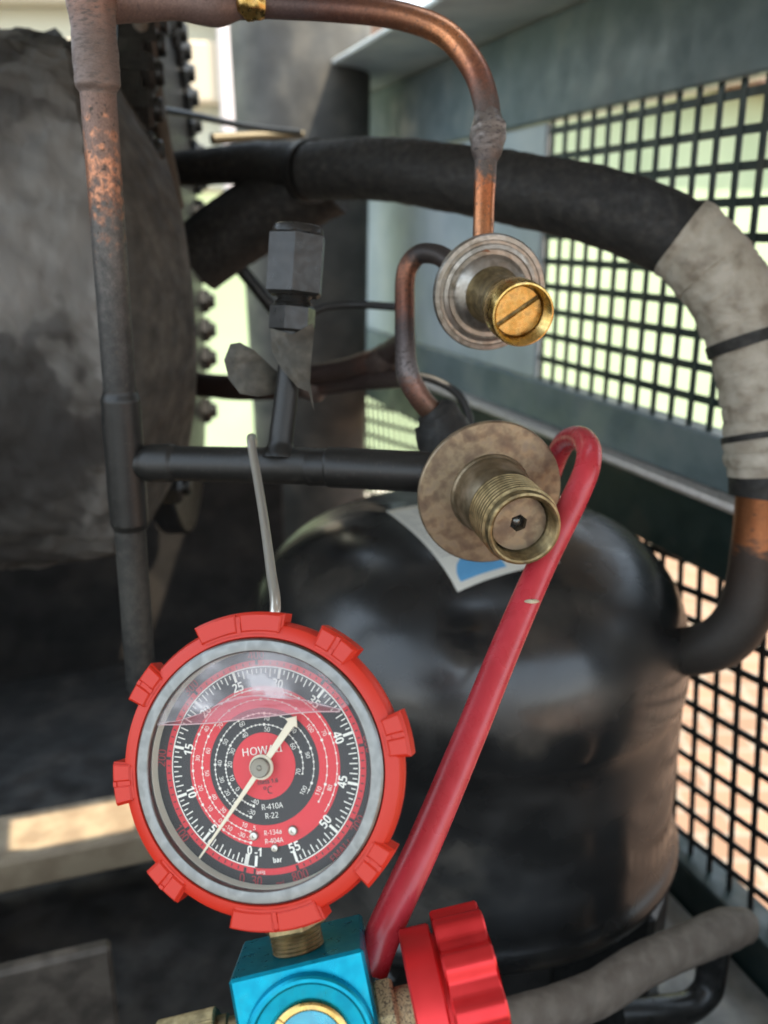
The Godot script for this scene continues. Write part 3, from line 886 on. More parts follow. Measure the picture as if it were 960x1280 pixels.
func build_lower_valve() -> void:
	var xf := valve_frame(at(613, 617, 0.405), Vector3(0.176, -0.311, 0.907))
	var t := thing("lower_service_valve", "rusty bronze disc service valve with threaded open mouth, lower of the two", "valve", xf.origin)
	var st := begin()
	lathe(st, xf, [Vector2(0, -0.004), Vector2(0.0312, -0.004), Vector2(0.0322, -0.0034), Vector2(0.0326, -0.002), Vector2(0.0326, -0.0004), Vector2(0.0320, 0.0003), Vector2(0.0165, 0.0010), Vector2(0.0, 0.0010)], 80)
	obj("disc", st, M.rust_plate, t)
	st = begin()
	lathe(st, xf, [Vector2(0.0, -0.03), Vector2(0.011, -0.03), Vector2(0.013, -0.028), Vector2(0.013, -0.004)], 40)
	obj("rear_body", st, M.black_metal, t)
	st = begin()
	lathe(st, xf, [Vector2(0.0185, 0.0005), Vector2(0.0180, 0.002), Vector2(0.0172, 0.0026), Vector2(0.0164, 0.012), Vector2(0.0157, 0.0195), Vector2(0.0142, 0.0215), Vector2(0.0138, 0.023)], 64)
	obj("hub", st, mottled([[0.25, lin(0.11, 0.085, 0.05)], [0.55, lin(0.2, 0.155, 0.095)], [0.85, lin(0.32, 0.26, 0.19)]], [0.3, 0.55], 0.7, 0.05, 0.016, 87, 0.006), t)
	st = begin()
	var prof := [Vector2(0.0138, 0.0225)]
	for k in 8:
		prof.append(Vector2(0.0161, 0.0232 + k * 0.00255))
		prof.append(Vector2(0.0161, 0.0242 + k * 0.00255))
		prof.append(Vector2(0.0144, 0.0249 + k * 0.00255))
		prof.append(Vector2(0.0144, 0.0253 + k * 0.00255))
	prof.append_array([Vector2(0.0153, 0.0437), Vector2(0.0153, 0.0455), Vector2(0.0149, 0.0467), Vector2(0.0140, 0.0470), Vector2(0.0133, 0.0466)])
	for k in 6:
		prof.append(Vector2(0.0125, 0.0455 - k * 0.0013))
		prof.append(Vector2(0.0130, 0.0448 - k * 0.0013))
	prof.append_array([Vector2(0.0122, 0.0375), Vector2(0.0122, 0.034), Vector2(0.0, 0.034)])
	lathe(st, xf, prof, 80, 20)
	obj("threaded_mouth", st, M.old_brass, t)
	# the plug inside: a disc with a hexagon socket
	var pf := Transform3D(xf.basis * Basis(Vector3.RIGHT, -PI / 2), xf.origin)
	st = begin()
	var hexa := ngon(0.0037, 6, 0.35)
	for k in 6:
		var p := PackedVector2Array()
		p.append(hexa[k])
		p.append(hexa[(k + 1) % 6])
		for j in 7: p.append(Vector2.from_angle(0.35 + TAU * (k + 1 - j / 6.0) / 6) * 0.0115)
		prism(st, pf, p, 0.0345, 0.0392)
	obj("socket_plug", st, M.rust_plate, t)
	st = begin()
	lathe(st, xf, [Vector2(0.0045, 0.0348), Vector2(0.0, 0.0348)], 20)
	obj("socket_floor", st, M.black, t)
	st = begin()
	var ball := []
	for k in 9: ball.append(Vector2(0.0026 * cos(PI * (k / 8.0 - 0.5)), 0.0368 + 0.0026 * sin(PI * (k / 8.0 - 0.5))))
	lathe(st, xf * Transform3D(Basis(), Vector3(-0.0006, 0, -0.0004)), ball, 24, 60)
	obj("pin", st, mat(lin(0.12, 0.12, 0.11), 0.2, 0.8), t)

func build_access_valve() -> void:
	var axis := (at(372, 290, 0.423) - at(362, 440, 0.43)).normalized()
	var base := at(364, 418, 0.43)
	var t := thing("access_valve", "black hexagonal flare cap on a small hex nut, standing on the stub pipe", "valve", base)
	var pf := along(axis, base)
	var zf := Transform3D(pf.basis * Basis(Vector3.RIGHT, -PI / 2) * Basis(Vector3.BACK, 0.3), base)
	var st := begin()
	lathe(st, pf, [Vector2(0.006, -0.004), Vector2(0.0078, -0.002), Vector2(0.0082, 0.004), Vector2(0.0078, 0.014)], 28)
	prism(st, zf, ngon(0.0108, 6), 0.001, 0.0135, 0.0012)
	obj("hex_nut", st, M.black_metal, t)
	st = begin()
	lathe(st, pf, [Vector2(0.0072, 0.013), Vector2(0.0088, 0.0145), Vector2(0.0072, 0.016), Vector2(0.0088, 0.0175), Vector2(0.0072, 0.019)], 28)
	obj("thread", st, M.black_metal, t)
	st = begin()
	prism(st, Transform3D(zf.basis * Basis(Vector3.BACK, 0.25), zf.origin), ngon(0.0142, 6), 0.0175, 0.0462, 0.0016)
	lathe(st, pf, [Vector2(0.0119, 0.0455), Vector2(0.0117, 0.0476), Vector2(0.0112, 0.0488), Vector2(0.0102, 0.0494), Vector2(0.0096, 0.0490), Vector2(0.0, 0.0489)], 40)
	obj("cap", st, M.black_metal, t)
	# a torn flag of grey tape stuck round the neck below it
	var f := thing("tape_flag", "torn grey tape flag stuck round the stub pipe under the cap", "tape", at(350, 470, 0.425))
	var tape := mottled([[0.3, lin(0.045, 0.042, 0.034)], [0.6, lin(0.07, 0.064, 0.05)], [0.85, lin(0.11, 0.1, 0.08)]], [0.6, 0.85], 0.0, 0.05, 0.02, 89, 0.02)
	for piece in [["left_flap", [[352, 470], [318, 438], [300, 428], [288, 430], [280, 450], [286, 474], [300, 492], [322, 496], [348, 492]], 300.0, 0.0016], ["pointed_flap", [[338, 410], [340, 440], [352, 462], [372, 484], [386, 490], [393, 516], [388, 478], [390, 440], [393, 412], [390, 404], [366, 418]], 365.0, -0.0022]]:
		var outline := PackedVector2Array()
		for p in piece[1]: outline.append(Vector2(p[0], p[1]))
		st = begin()
		var idx := Geometry2D.triangulate_polygon(outline)
		# finer triangles, curled about the pipe
		var cell := func(p: Vector2, back: float) -> Vector3:
			var k: float = (p.x - piece[2]) / 30.0
			var d: float = 0.4215 + back + 0.0035 * k * k + 0.0015 * sin(p.y * 0.12 + p.x * 0.05) + (0.006 if piece[0] == "left_flap" else 0.0)
			return at(p.x, p.y, d)
		for side in [0.0, 0.0007]:
			for k in range(0, idx.size(), 3):
				var a := outline[idx[k]]
				var b := outline[idx[k + 1]]
				var c := outline[idx[k + 2]]
				var nsub := 4
				for i in nsub:
					for j in nsub - i:
						var w := func(u: int, v: int) -> Vector3: return cell.call(a + (b - a) * (float(u) / nsub) + (c - a) * (float(v) / nsub), side)
						var n := cam_back if side == 0.0 else -cam_back
						var q0: Vector3 = w.call(i, j)
						var q1: Vector3 = w.call(i + 1, j)
						var q2: Vector3 = w.call(i, j + 1)
						var nv := func(u: int, v: int) -> Vector3:
							var p := a + (b - a) * (float(u) / nsub) + (c - a) * (float(v) / nsub)
							var nn: Vector3 = (cell.call(p + Vector2(1, 0), side) - cell.call(p - Vector2(1, 0), side)).cross(cell.call(p + Vector2(0, 1), side) - cell.call(p - Vector2(0, 1), side)).normalized()
							return nn if nn.dot(n) > 0 else -nn
						tri(st, q0, q1, q2, nv.call(i, j), nv.call(i + 1, j), nv.call(i, j + 1))
						if i + j < nsub - 1: tri(st, q1, w.call(i + 1, j + 1), q2, nv.call(i + 1, j), nv.call(i + 1, j + 1), nv.call(i, j + 1))
		obj(piece[0], st, tape, f)

func build_back_pipes() -> void:
	var t := thing("loop_pipe", "tarnished copper loop pipe rising behind and joining the upper valve", "pipe", at(505, 450, 0.46))
	var st := begin()
	tube(st, [at(600, 352, 0.445), at(566, 330, 0.45), at(545, 318, 0.455), at(522, 319, 0.46), at(508, 340, 0.462), at(506, 390, 0.463), at(507, 440, 0.465), at(510, 468, 0.467), at(524, 496, 0.47), at(545, 520, 0.474)], [0.0052, 0.0052, 0.005, 0.005, 0.005, 0.005, 0.0053, 0.006, 0.0058, 0.0058], 26, 8, 0.03, 71)
	obj("pipe", st, pipe_mat([[0.0, lin(0.1, 0.08, 0.07), 0.5, 0.45], [0.3, lin(0.05, 0.042, 0.04), 0.5, 0.45], [0.38, lin(0.3, 0.13, 0.08), 0.8, 0.4], [0.52, lin(0.2, 0.085, 0.06), 0.7, 0.4], [0.62, lin(0.07, 0.055, 0.055), 0.5, 0.45], [0.78, lin(0.16, 0.14, 0.14), 0.5, 0.4], [0.85, lin(0.24, 0.12, 0.09), 0.7, 0.4], [1.0, lin(0.14, 0.08, 0.05), 0.6, 0.45]], lin(0.04, 0.034, 0.03), 0.3, 23, 6.0, 0.05), t)
	st = begin()
	tube(st, [at(538, 512, 0.473), at(546, 522, 0.474), at(556, 548, 0.475), at(566, 590, 0.474), at(570, 640, 0.47)], [0.0085, 0.0125, 0.0148, 0.0155, 0.015], 28, 8, 0.05, 73)
	obj("insulation", st, M.black_rubber, t)
	# two copper pipes running across further back
	var k := 0
	for spec in [["upper tarnished copper pipe crossing behind the stub pipe, with a braze", [at(385, 470, 0.72), at(430, 462, 0.7), at(480, 446, 0.66), at(508, 420, 0.6)], [0.0085, 0.0085, 0.009, 0.006]], ["lower tarnished copper pipe crossing behind the torn tape to the left", [at(225, 478, 0.82), at(300, 485, 0.78), at(380, 482, 0.74), at(450, 476, 0.7), at(512, 474, 0.62)], [0.0105, 0.0105, 0.0095, 0.0075, 0.006]]]:
		st = begin()
		tube(st, spec[1], spec[2], 24, 8, 0.08, 75 + k)
		tag(obj("copper_pipe", st, pipe_mat([[0.0, lin(0.05, 0.032, 0.028), 0.5, 0.45], [0.35, lin(0.07, 0.045, 0.038), 0.5, 0.42], [0.5, lin(0.2, 0.1, 0.075), 0.7, 0.4], [0.6, lin(0.07, 0.05, 0.045), 0.5, 0.42], [1.0, lin(0.12, 0.085, 0.075), 0.6, 0.4]], lin(0.045, 0.038, 0.034), 0.4, 29 + k, 5.0)), spec[0], "pipe")
		k += 1
	k = 0
	for spot in [[at(494, 436, 0.64), at(482, 450, 0.66), at(468, 456, 0.67), 0.0115], [at(404, 480, 0.728), at(392, 481, 0.733), at(376, 482, 0.74), 0.0135]]:
		st = begin()
		tube(st, [spot[0], spot[1], spot[2]], [spot[3] * 0.7, spot[3], spot[3] * 0.75], 26, 8, 0.16, 79 + k)
		tag(obj("braze_joint", st, pipe_mat([[0.0, lin(0.2, 0.15, 0.13), 0.6, 0.4], [1.0, lin(0.1, 0.07, 0.06), 0.5, 0.45]], lin(0.05, 0.04, 0.035), 0.35, 47 + k, 1.5)), ["lumpy grey braze joint where the upper crossing pipe meets the loop pipe", "lumpy brown braze joint on the lower crossing pipe, right of the torn tape"][k], "pipe joint")
		k += 1
	st = begin()
	tube(st, [at(380, 400, 0.62), at(400, 386, 0.62), at(440, 381, 0.62), at(500, 384, 0.6)], [0.0026], 14)
	tag(obj("cable", st, M.black), "thin black cable arching between the cap and the loop pipe", "cable")
	st = begin()
	tube(st, [at(512, 468, 0.58), at(545, 476, 0.58), at(575, 496, 0.58), at(588, 530, 0.58), at(590, 580, 0.575)], [0.0026], 14)
	tag(obj("cable", st, M.black), "thin black cable curving down behind the lower valve", "cable")

func build_drain_pipe() -> void:
	var t := thing("lower_pipe", "dusty grey-brown insulated pipe at the lower right corner, rounded end", "pipe", at(780, 1240, 0.6))
	var st := begin()
	tube(st, [at(560, 1300, 0.44), at(640, 1276, 0.46), at(740, 1245, 0.49), at(800, 1208, 0.51), at(858, 1182, 0.53), at(908, 1162, 0.55), at(930, 1157, 0.558), at(938, 1159, 0.561)], [0.0105, 0.0108, 0.0118, 0.0118, 0.0118, 0.0125, 0.0105, 0.004], 32, 8, 0.035, 81)
	obj("insulation", st, M.dust_grey, t)
	st = begin()
	tube(st, [at(896, 1180, 0.58), at(890, 1210, 0.585), at(884, 1238, 0.585), at(862, 1258, 0.58), at(825, 1264, 0.57), at(770, 1268, 0.56)], [0.0095], 24, 8, 0.02, 83)
	obj("black_elbow", st, M.black_metal, t)

func build_hose() -> void:
	var t := thing("red_hose", "red rubber charging hose looping up behind the lower valve", "hose", at(478, 1170, 0.30))
	var st := begin()
	tube(st, [at(462, 1215, 0.30), at(482, 1160, 0.304), at(530, 1055, 0.318), at(585, 925, 0.341), at(634, 805, 0.362), at(680, 700, 0.380), at(716, 628, 0.387), at(733, 588, 0.39), at(736, 562, 0.399), at(724, 547, 0.418), at(703, 557, 0.445), at(686, 600, 0.468), at(672, 660, 0.47)], [0.0060, 0.0060, 0.0060, 0.0060, 0.0060, 0.0059, 0.0057, 0.0055, 0.0054, 0.0053, 0.0053, 0.0053, 0.0053], 32, 10)
	var m := mottled([[0.3, lin(0.42, 0.03, 0.04)], [0.6, lin(0.48, 0.036, 0.05)], [0.85, lin(0.53, 0.05, 0.065)]], [0.24, 0.34], 0.0, 0.06, 0.015, 93)
	obj("hose", st, m, t)
	st = begin()
	var fleck := at(665, 752, 0.3645)
	lathe(st, Transform3D(Basis(cam_right, cam_back, -cam_up).scaled(Vector3(1.9, 0.4, 1.0)), fleck), [Vector2(0.0016, -0.0012), Vector2(0.0016, 0.0), Vector2(0.0012, 0.0008), Vector2(0, 0.001)], 14, 60)
	obj("paint_fleck", st, mat(lin(0.5, 0.42, 0.28), 0.6), t)

# ================================================================ the manifold
var G := Transform3D()

func gauge_point(x: float, y: float) -> Vector2:       # a spot measured on the photographed dial, into dial millimetres
	var r := Vector2((x - 472.0) / 0.93, -(y - 468.0)) * 0.105
	return r.rotated(deg_to_rad(-10.0))

func print_text(st: SurfaceTool, s: String, p: Vector2, h: float, turn: float, z: float, bold := false, squeeze := 1.0) -> void:
	var tm := TextMesh.new()
	var f := SystemFont.new()
	f.font_names = PackedStringArray(["Droid Sans"])
	if bold: f.font_weight = 700
	tm.font = f
	tm.text = s
	tm.font_size = 64
	tm.pixel_size = 0.01
	tm.depth = 0.02
	tm.curve_step = 4.0
	var k := h / 0.64 * 1.36 * 0.001
	var b := Basis(Vector3.BACK, turn) * Basis.from_scale(Vector3(squeeze * k, k, 0.002))
	st.append_from(tm, 0, G * Transform3D(b, Vector3(p.x * 0.00104, p.y * 0.00104, z)))

func ring_mesh(st: SurfaceTool, r0: float, r1: float, z: float, a0 := 0.0, a1 := TAU, seg := 96) -> void:
	var n := G.basis.z
	for k in seg:
		var b0 := lerpf(a0, a1, float(k) / seg)
		var b1 := lerpf(a0, a1, float(k + 1) / seg)
		var p := [Vector2.from_angle(b0), Vector2.from_angle(b1)]
		var q := func(d: Vector2, r: float) -> Vector3: return G * Vector3(d.x * r * 0.00104, d.y * r * 0.00104, z)
		tri(st, q.call(p[0], r0), q.call(p[1], r0), q.call(p[1], r1), n, n, n)
		tri(st, q.call(p[0], r0), q.call(p[1], r1), q.call(p[0], r1), n, n, n)

func dial_dir(deg: float) -> Vector2:            # clockwise from the top of the dial
	return Vector2(sin(deg_to_rad(deg)), cos(deg_to_rad(deg)))

func tick(st: SurfaceTool, deg: float, r0: float, r1: float, w: float, z: float) -> void:
	var d := dial_dir(deg)
	var s := Vector2(d.y, -d.x) * w / 2
	var p := [d * r0 - s, d * r0 + s, d * r1 + s, d * r1 - s]
	var v: Array[Vector3] = []
	for k in p: v.append(G * Vector3(k.x * 0.00104, k.y * 0.00104, z))
	quad(st, v[0], v[1], v[2], v[3], G.basis.z)

func upright(deg: float) -> float:              # numbers stand outwards above, inwards below
	var seen := fposmod(deg - 10.0, 360.0)
	var a := -deg_to_rad(deg)
	return a + PI if seen > 91.0 and seen < 269.0 else a

func build_manifold() -> void:
	var own := Basis(cam_right, cam_up, cam_back) * Basis(Vector3.UP, deg_to_rad(-12.0)) * Basis(Vector3.RIGHT, deg_to_rad(-6.5)) * Basis(Vector3.BACK, deg_to_rad(10.0))
	G = Transform3D(own, at(320, 962, 0.2845))
	var L := G * Transform3D(Basis(Vector3.RIGHT, PI / 2), Vector3.ZERO)      # lathe axis out of the dial
	var t := thing("gauge_manifold", "red-booted pressure gauge on a blue manifold block with red knob, hung by a wire hook", "pressure gauge", G * Vector3(0.002, -0.1, -0.018))
	# ---- the gauge: rubber boot with eight grips
	var st := begin()
	lathe(st, L, [Vector2(0.0402, -0.012), Vector2(0.0402, -0.0016), Vector2(0.0408, -0.0004), Vector2(0.0428, -0.0006), Vector2(0.0448, -0.0016), Vector2(0.0458, -0.0036), Vector2(0.0459, -0.007), Vector2(0.0448, -0.011), Vector2(0.0425, -0.016), Vector2(0.0390, -0.0205), Vector2(0.0, -0.024)], 120)
	var boot := obj("gauge_boot", st, M.red_rubber, t)
	for kind in 2:
		st = begin()
		var half := deg_to_rad(18.5 if kind == 0 else 8.2)
		var w := 0.015
		var i0 := 0.0424
		var o1 := 0.0486 if kind == 0 else 0.0488
		for s in [-1.0, 1.0]:
			prism(st, Transform3D(), sector(i0, o1 - 0.0005, s * w, s * (half - 0.012), 10), -0.0030, 0.0002, 0.0005)
		if kind == 0:
			prism(st, Transform3D(), sector(i0, 0.0455, -w, w, 2), -0.0030, 0.0000)
		else:
			prism(st, Transform3D(), sector(i0, 0.0440, -w, w, 2), -0.0030, 0.0000)
			prism(st, Transform3D(), sector(0.0472, o1 - 0.0005, -w, w, 2), -0.0030, 0.0000)
		prism(st, Transform3D(), sector(0.0405, o1, -half, half, 14), -0.010, -0.0004, 0.0012)
		var grip: ArrayMesh = st.commit()
		for k in 8:
			if (k % 4 == 0) != (kind == 0): continue
			var a: float = PI / 2 - TAU * k / 8 + [0.0, 0.06, 0.1, 0.02, 0.0, -0.06, -0.02, 0.06][k]
			obj("grip", grip, M.red_rubber, boot, G * Transform3D(Basis(Vector3.BACK, a), Vector3.ZERO))
	# chrome bezel
	st = begin()
	lathe(st, L, [Vector2(0.0374, -0.0095), Vector2(0.0366, -0.003), Vector2(0.0361, -0.0006), Vector2(0.0362, -0.0002), Vector2(0.0365, 0.0001), Vector2(0.0380, 0.0003), Vector2(0.0396, 0.0002), Vector2(0.0402, -0.0003), Vector2(0.0405, -0.0015), Vector2(0.0405, -0.006)], 140)
	obj("bezel", st, M.chrome, boot)
	st = begin()
	var dz := -0.0075
	lathe(st, L, [Vector2(0.0374, dz + 0.0004), Vector2(0.0374, dz + 0.0034), Vector2(0.0370, dz + 0.0038), Vector2(0.0366, dz + 0.0034), Vector2(0.0362, dz + 0.0002)], 120)
	obj("gasket", st, mat(lin(0.5, 0.5, 0.4), 0.5), boot)
	# dial plate and its print
	st = begin()
	lathe(st, L, [Vector2(0.0374, dz - 0.001), Vector2(0.0374, dz), Vector2(0.0, dz)], 100)
	var dial := obj("dial_plate", st, mat(lin(0.014, 0.012, 0.011), 0.55), boot)
	var z1 := dz + 0.00012
	var z2 := dz + 0.00024
	var z3 := dz + 0.0002
	st = begin()
	ring_mesh(st, 0.0, 10.0, z1)
	ring_mesh(st, 17.5, 24.0, z1)
	ring_mesh(st, 30.15, 32.0, z1)
	obj("red_print", st, mat(lin(0.62, 0.018, 0.026), 0.55), boot)
	# white print: scale line, bar ticks, dotted arcs, figures
	var figures := begin()
	st = begin()
	var per := 328.3 / 55.0
	var zero := 198.7
	ring_mesh(st, 29.75, 30.1, z1, deg_to_rad(90 - 193), deg_to_rad(90 - 193 - 334 + 0), 120)
	for k in range(0, 111):
		var d := zero + per * k * 0.5
		if k % 10 == 0: tick(st, d, 26.6, 29.7, 0.85, z1)
		elif k % 2 == 0: tick(st, d, 26.9, 29.4, 0.35, z1)
		else: tick(st, d, 28.0, 29.4, 0.35, z1)
	tick(st, zero - per, 26.6, 29.7, 0.85, z1)
	tick(st, zero, 26.6, 29.7, 1.3, z1)
	for b in range(5, 56, 5):
		if b == 55: print_text(figures, "55", dial_dir(165.5) * 25.4, 2.9, upright(166), z1, true, 0.9)
		else: print_text(figures, str(b), dial_dir(zero + per * b) * 25.0, 2.9, upright(zero + per * b), z1, true, 0.9)
	print_text(figures, "0", dial_dir(198.0) * 25.4, 2.7, upright(190), z1, true, 0.85)
	print_text(figures, "-1", dial_dir(191.5) * 25.5, 2.7, upright(190), z1, true, 0.85)
	print_text(figures, "bar", gauge_point(519, 728), 1.6, 0, z1, true, 0.85)
	print_text(figures, "R-410A", gauge_point(499, 580), 1.75, 0, z1, false, 0.95)
	print_text(figures, "R-22", gauge_point(499, 606), 1.75, 0, z1, false, 0.95)
	print_text(figures, "R-134a", gauge_point(504, 652), 1.5, 0, z2, false, 0.95)
	print_text(figures, "R-404A", gauge_point(508, 675), 1.5, 0, z2, false, 0.95)
	print_text(figures, "inHg", gauge_point(475, 765), 1.0, 0, z2, false)
	print_text(figures, "HOWAII", Vector2(0.0, 4.7), 2.5, 0, z2, false, 1.12)
	var arcs := [
		[12.4, 11.0, 203.0, 468.0, 1.5, [["-40", 203], ["0", 238], ["10", 258], ["20", 279], ["30", 300], ["40", 334], ["50", 373], ["60", 425], ["70", 466]]],
		[15.8, 14.3, 203.0, 488.0, 1.45, [["-30", 204], ["10", 229], ["20", 243], ["30", 260], ["40", 280], ["50", 307], ["60", 338], ["70", 371], ["80", 409], ["90", 444], ["100", 487]]],
		[20.0, 18.6, 200.0, 489.0, 1.4, [["5", 197], ["10", 207], ["30", 232], ["40", 247], ["50", 270], ["60", 291], ["70", 318], ["100", 420], ["110", 480]]],
		[23.1, 21.6, 198.0, 492.0, 1.4, [["-50", 199], ["-30", 207], ["-10", 219], ["0", 228], ["10", 241], ["20", 259], ["30", 283], ["40", 308], ["70", 430], ["80", 474]]]]
	for a in arcs:
		var zz := z1 if a[0] < 17 else z2
		ring_mesh(st, a[0] - 0.09, a[0] + 0.09, zz, deg_to_rad(90 - a[2]), deg_to_rad(90 - a[3]), 90)
		var k := 0
		var d: float = a[2]
		while d <= a[3]:

			var rr := 0.4 if k % 5 == 0 else 0.27
			tick(st, d, a[0] - rr, a[0] + rr, rr * 1.8, zz)
			d += 4.6 + 0.012 * (d - a[2])
			k += 1
		for f in a[5]: print_text(figures, f[0], dial_dir(f[1]) * a[1], a[4], upright(f[1]), zz, false, 0.95)
	var white := mat(lin(0.78, 0.75, 0.66), 0.6)
	obj("white_scale", st, white, boot)
	obj("white_figures", figures, white, boot)
	# red figures of the outer scale
	st = begin()
	for k in range(1, 9): print_text(st, str(k * 100), dial_dir(zero + per * 6.895 * k) * 33.6, 2.8, upright(zero + per * 6.895 * k), z1, false, 0.9)
	print_text(st, "0", dial_dir(199.5) * 33.9, 3.0, upright(190), z1, false, 0.85)
	print_text(st, "30", dial_dir(191.5) * 33.9, 2.9, upright(190), z1, false, 0.85)
	print_text(st, "psi", gauge_point(530, 792), 1.6, 0, z1)
	print_text(st, "EMAI-J", dial_dir(143.0) * 34.0, 2.1, upright(143), z1)
	obj("red_figures", st, mat(lin(0.4, 0.016, 0.022), 0.55), boot)
	# black print on the red fields
	st = begin()
	figures = begin()
	for k in range(0, 81):
		var d := zero + per * 0.6895 * k
		tick(st, d, 30.5 if k % 10 == 0 else 30.6, 32.05 if k % 10 == 0 else 31.5, 0.9 if k % 10 == 0 else 0.35, z2)
	tick(st, 193.0, 30.4, 32.05, 0.7, z2)
	print_text(figures, "class 1.6", Vector2(0.6, -4.7), 1.35, 0, z2, true, 0.95)
	print_text(figures, "°C", Vector2(0.3, -7.3), 2.4, 0, z2, false, 0.95)
	obj("black_ticks", st, M.black, boot)
	obj("black_figures", figures, M.black, boot)
	# needle with hub
	st = begin()
	var nd := 223.7
	var ncs := dial_dir(nd)
	var nf := G * Transform3D(Basis(Vector3(ncs.y, -ncs.x, 0), Vector3(ncs.x, ncs.y, 0), Vector3.BACK), Vector3(0, 0, dz))
	prism(st, nf, PackedVector2Array([Vector2(-0.00085, 0.002), Vector2(0.00085, 0.002), Vector2(0.0003, 0.035), Vector2(-0.0003, 0.035)]), 0.0022, 0.0027, 0.0001)
	prism(st, nf, PackedVector2Array([Vector2(-0.0009, -0.002), Vector2(-0.00125, -0.0165), Vector2(-0.0024, -0.0168), Vector2(0.0, -0.0196), Vector2(0.0024, -0.0168), Vector2(0.00125, -0.0165), Vector2(0.0009, -0.002)]), 0.0022, 0.0027, 0.0001)
	lathe(st, L * Transform3D(Basis(), Vector3(0, dz, 0)), [Vector2(0.0, 0.0021), Vector2(0.0038, 0.0021), Vector2(0.0039, 0.0022), Vector2(0.0039, 0.0029), Vector2(0.0037, 0.0031), Vector2(0.0, 0.0031)], 48)
	obj("needle", st, mat(lin(0.68, 0.6, 0.44), 0.5), boot)
	st = begin()
	lathe(st, L * Transform3D(Basis(), Vector3(0, dz, 0)), [Vector2(0.0031, 0.003), Vector2(0.0031, 0.0044), Vector2(0.0028, 0.0047), Vector2(0.0022, 0.0046), Vector2(0.0009, 0.0046), Vector2(0.0006, 0.0049), Vector2(0.0, 0.005)], 40)
	obj("needle_hub", st, mat(lin(0.2, 0.18, 0.14), 0.4, 0.85), boot)
	for s in [[gauge_point(453, 665), 0.0014], [gauge_point(561, 642), 0.0015], [gauge_point(513, 694), 0.0012]]:
		st = begin()
		lathe(st, L * Transform3D(Basis(), Vector3(s[0].x * 0.00104, dz, -s[0].y * 0.00104)), [Vector2(s[1], 0.0002), Vector2(s[1], 0.001), Vector2(s[1] * 0.8, 0.0014), Vector2(s[1] * 0.35, 0.0015), Vector2(s[1] * 0.3, 0.001), Vector2(0, 0.001)], 24)
		obj("dial_screw", st, mat(lin(0.5, 0.48, 0.42), 0.3, 1.0), boot)
	# the filling: its level lies across the upper third; a hazy film clings to the glass above it
	var low := [[150, 357], [240, 352], [330, 343], [400, 331], [460, 321], [520, 311], [580, 301], [640, 294], [700, 291]]
	var high := [[150, 355], [220, 344], [290, 318], [345, 285], [400, 264], [460, 256], [520, 254], [600, 266], [700, 288]]
	var rows := 10
	var cols := 40
	var spot := func(list: Array, f: float) -> Vector2:
		var i := mini(int(f * 8.0), 7)
		var w := f * 8.0 - i
		return gauge_point(lerpf(list[i][0], list[i + 1][0], w), lerpf(list[i][1], list[i + 1][1], w)) * 0.001
	var wavy := FastNoiseLite.new()
	wavy.seed = 4
	wavy.frequency = 1.0
	var grid: Array = []
	for i in rows + 1:
		var line: PackedVector3Array = []
		for j in cols + 1:
			var u := float(j) / cols
			var v := float(i) / rows
			var p: Vector2 = spot.call(low, u).lerp(spot.call(high, u), v)
			line.append(G * Vector3(p.x, p.y, lerpf(-0.0020, dz + 0.0034, v) + 0.0006 * wavy.get_noise_2d(u * 6.0, v * 9.0) * sin(PI * u)))
		grid.append(line)
	st = begin()
	for i in rows:
		for j in cols:
			var n := []
			for e in [[i, j], [i + 1, j], [i, j + 1], [i + 1, j + 1]]:
				var du: Vector3 = grid[e[0]][mini(e[1] + 1, cols)] - grid[e[0]][maxi(e[1] - 1, 0)]
				var dv: Vector3 = grid[mini(e[0] + 1, rows)][e[1]] - grid[maxi(e[0] - 1, 0)][e[1]]
				var nn := du.cross(dv).normalized()
				if nn.length() < 0.5: nn = G.basis.y
				n.append(nn if nn.dot(G.basis.z) > 0 else -nn)
			tri(st, grid[i][j], grid[i + 1][j], grid[i + 1][j + 1], n[0], n[1], n[3])
			tri(st, grid[i][j], grid[i + 1][j + 1], grid[i][j + 1], n[0], n[3], n[2])
	var lm := mat(lin(0.62, 0.16, 0.19, 0.45), 0.28)
	lm.transparency = BaseMaterial3D.TRANSPARENCY_ALPHA
	lm.metallic_specular = 0.8
	obj("liquid_surface", st, lm, boot)
	for edge in [low, high]:
		st = begin()
		var line := []
		for j in range(0, 33): line.append(G * Vector3(spot.call(edge, j / 32.0).x, spot.call(edge, j / 32.0).y, -0.0020 if edge == low else dz + 0.0034))
		tube(st, line, [0.00013 if edge == high else 0.0002], 8, 3)
		obj("liquid_edge", st, mat(lin(0.55, 0.36, 0.36), 0.2), boot)
	# the wetted glass above the level is hazy
	st = begin()
	var fan: PackedVector2Array = []
	for j in range(0, 33): fan.append(spot.call(high, j / 32.0))
	var a0 := fan[32].angle()
	var a1 := fan[0].angle()
	for j in 41: fan.append(Vector2.from_angle(lerpf(a0, a1, j / 40.0)) * 0.0364)
	prism(st, G * Transform3D(Basis(), Vector3(0, 0, -0.0017)), fan, 0.0, 0.0001)
	var fm := mat(Color.WHITE, 0.3)
	fm.albedo_texture = ramp_tex([[0.25, Color(0.8, 0.78, 0.79, 0.05)], [0.5, Color(0.82, 0.8, 0.81, 0.17)], [0.75, Color(0.9, 0.88, 0.89, 0.42)]], 0.008, 55)
	fm.uv1_triplanar = true
	fm.uv1_scale = Vector3(22, 34, 22)
	fm.transparency = BaseMaterial3D.TRANSPARENCY_ALPHA
	obj("hazy_film", st, fm, boot)
	st = begin()
	lathe(st, L, [Vector2(0.0363, -0.0012), Vector2(0.0, -0.0012)], 100)
	var glass := mat(Color(1, 1, 1, 0.02), 0.02)
	glass.transparency = BaseMaterial3D.TRANSPARENCY_ALPHA
	glass.metallic_specular = 0.2
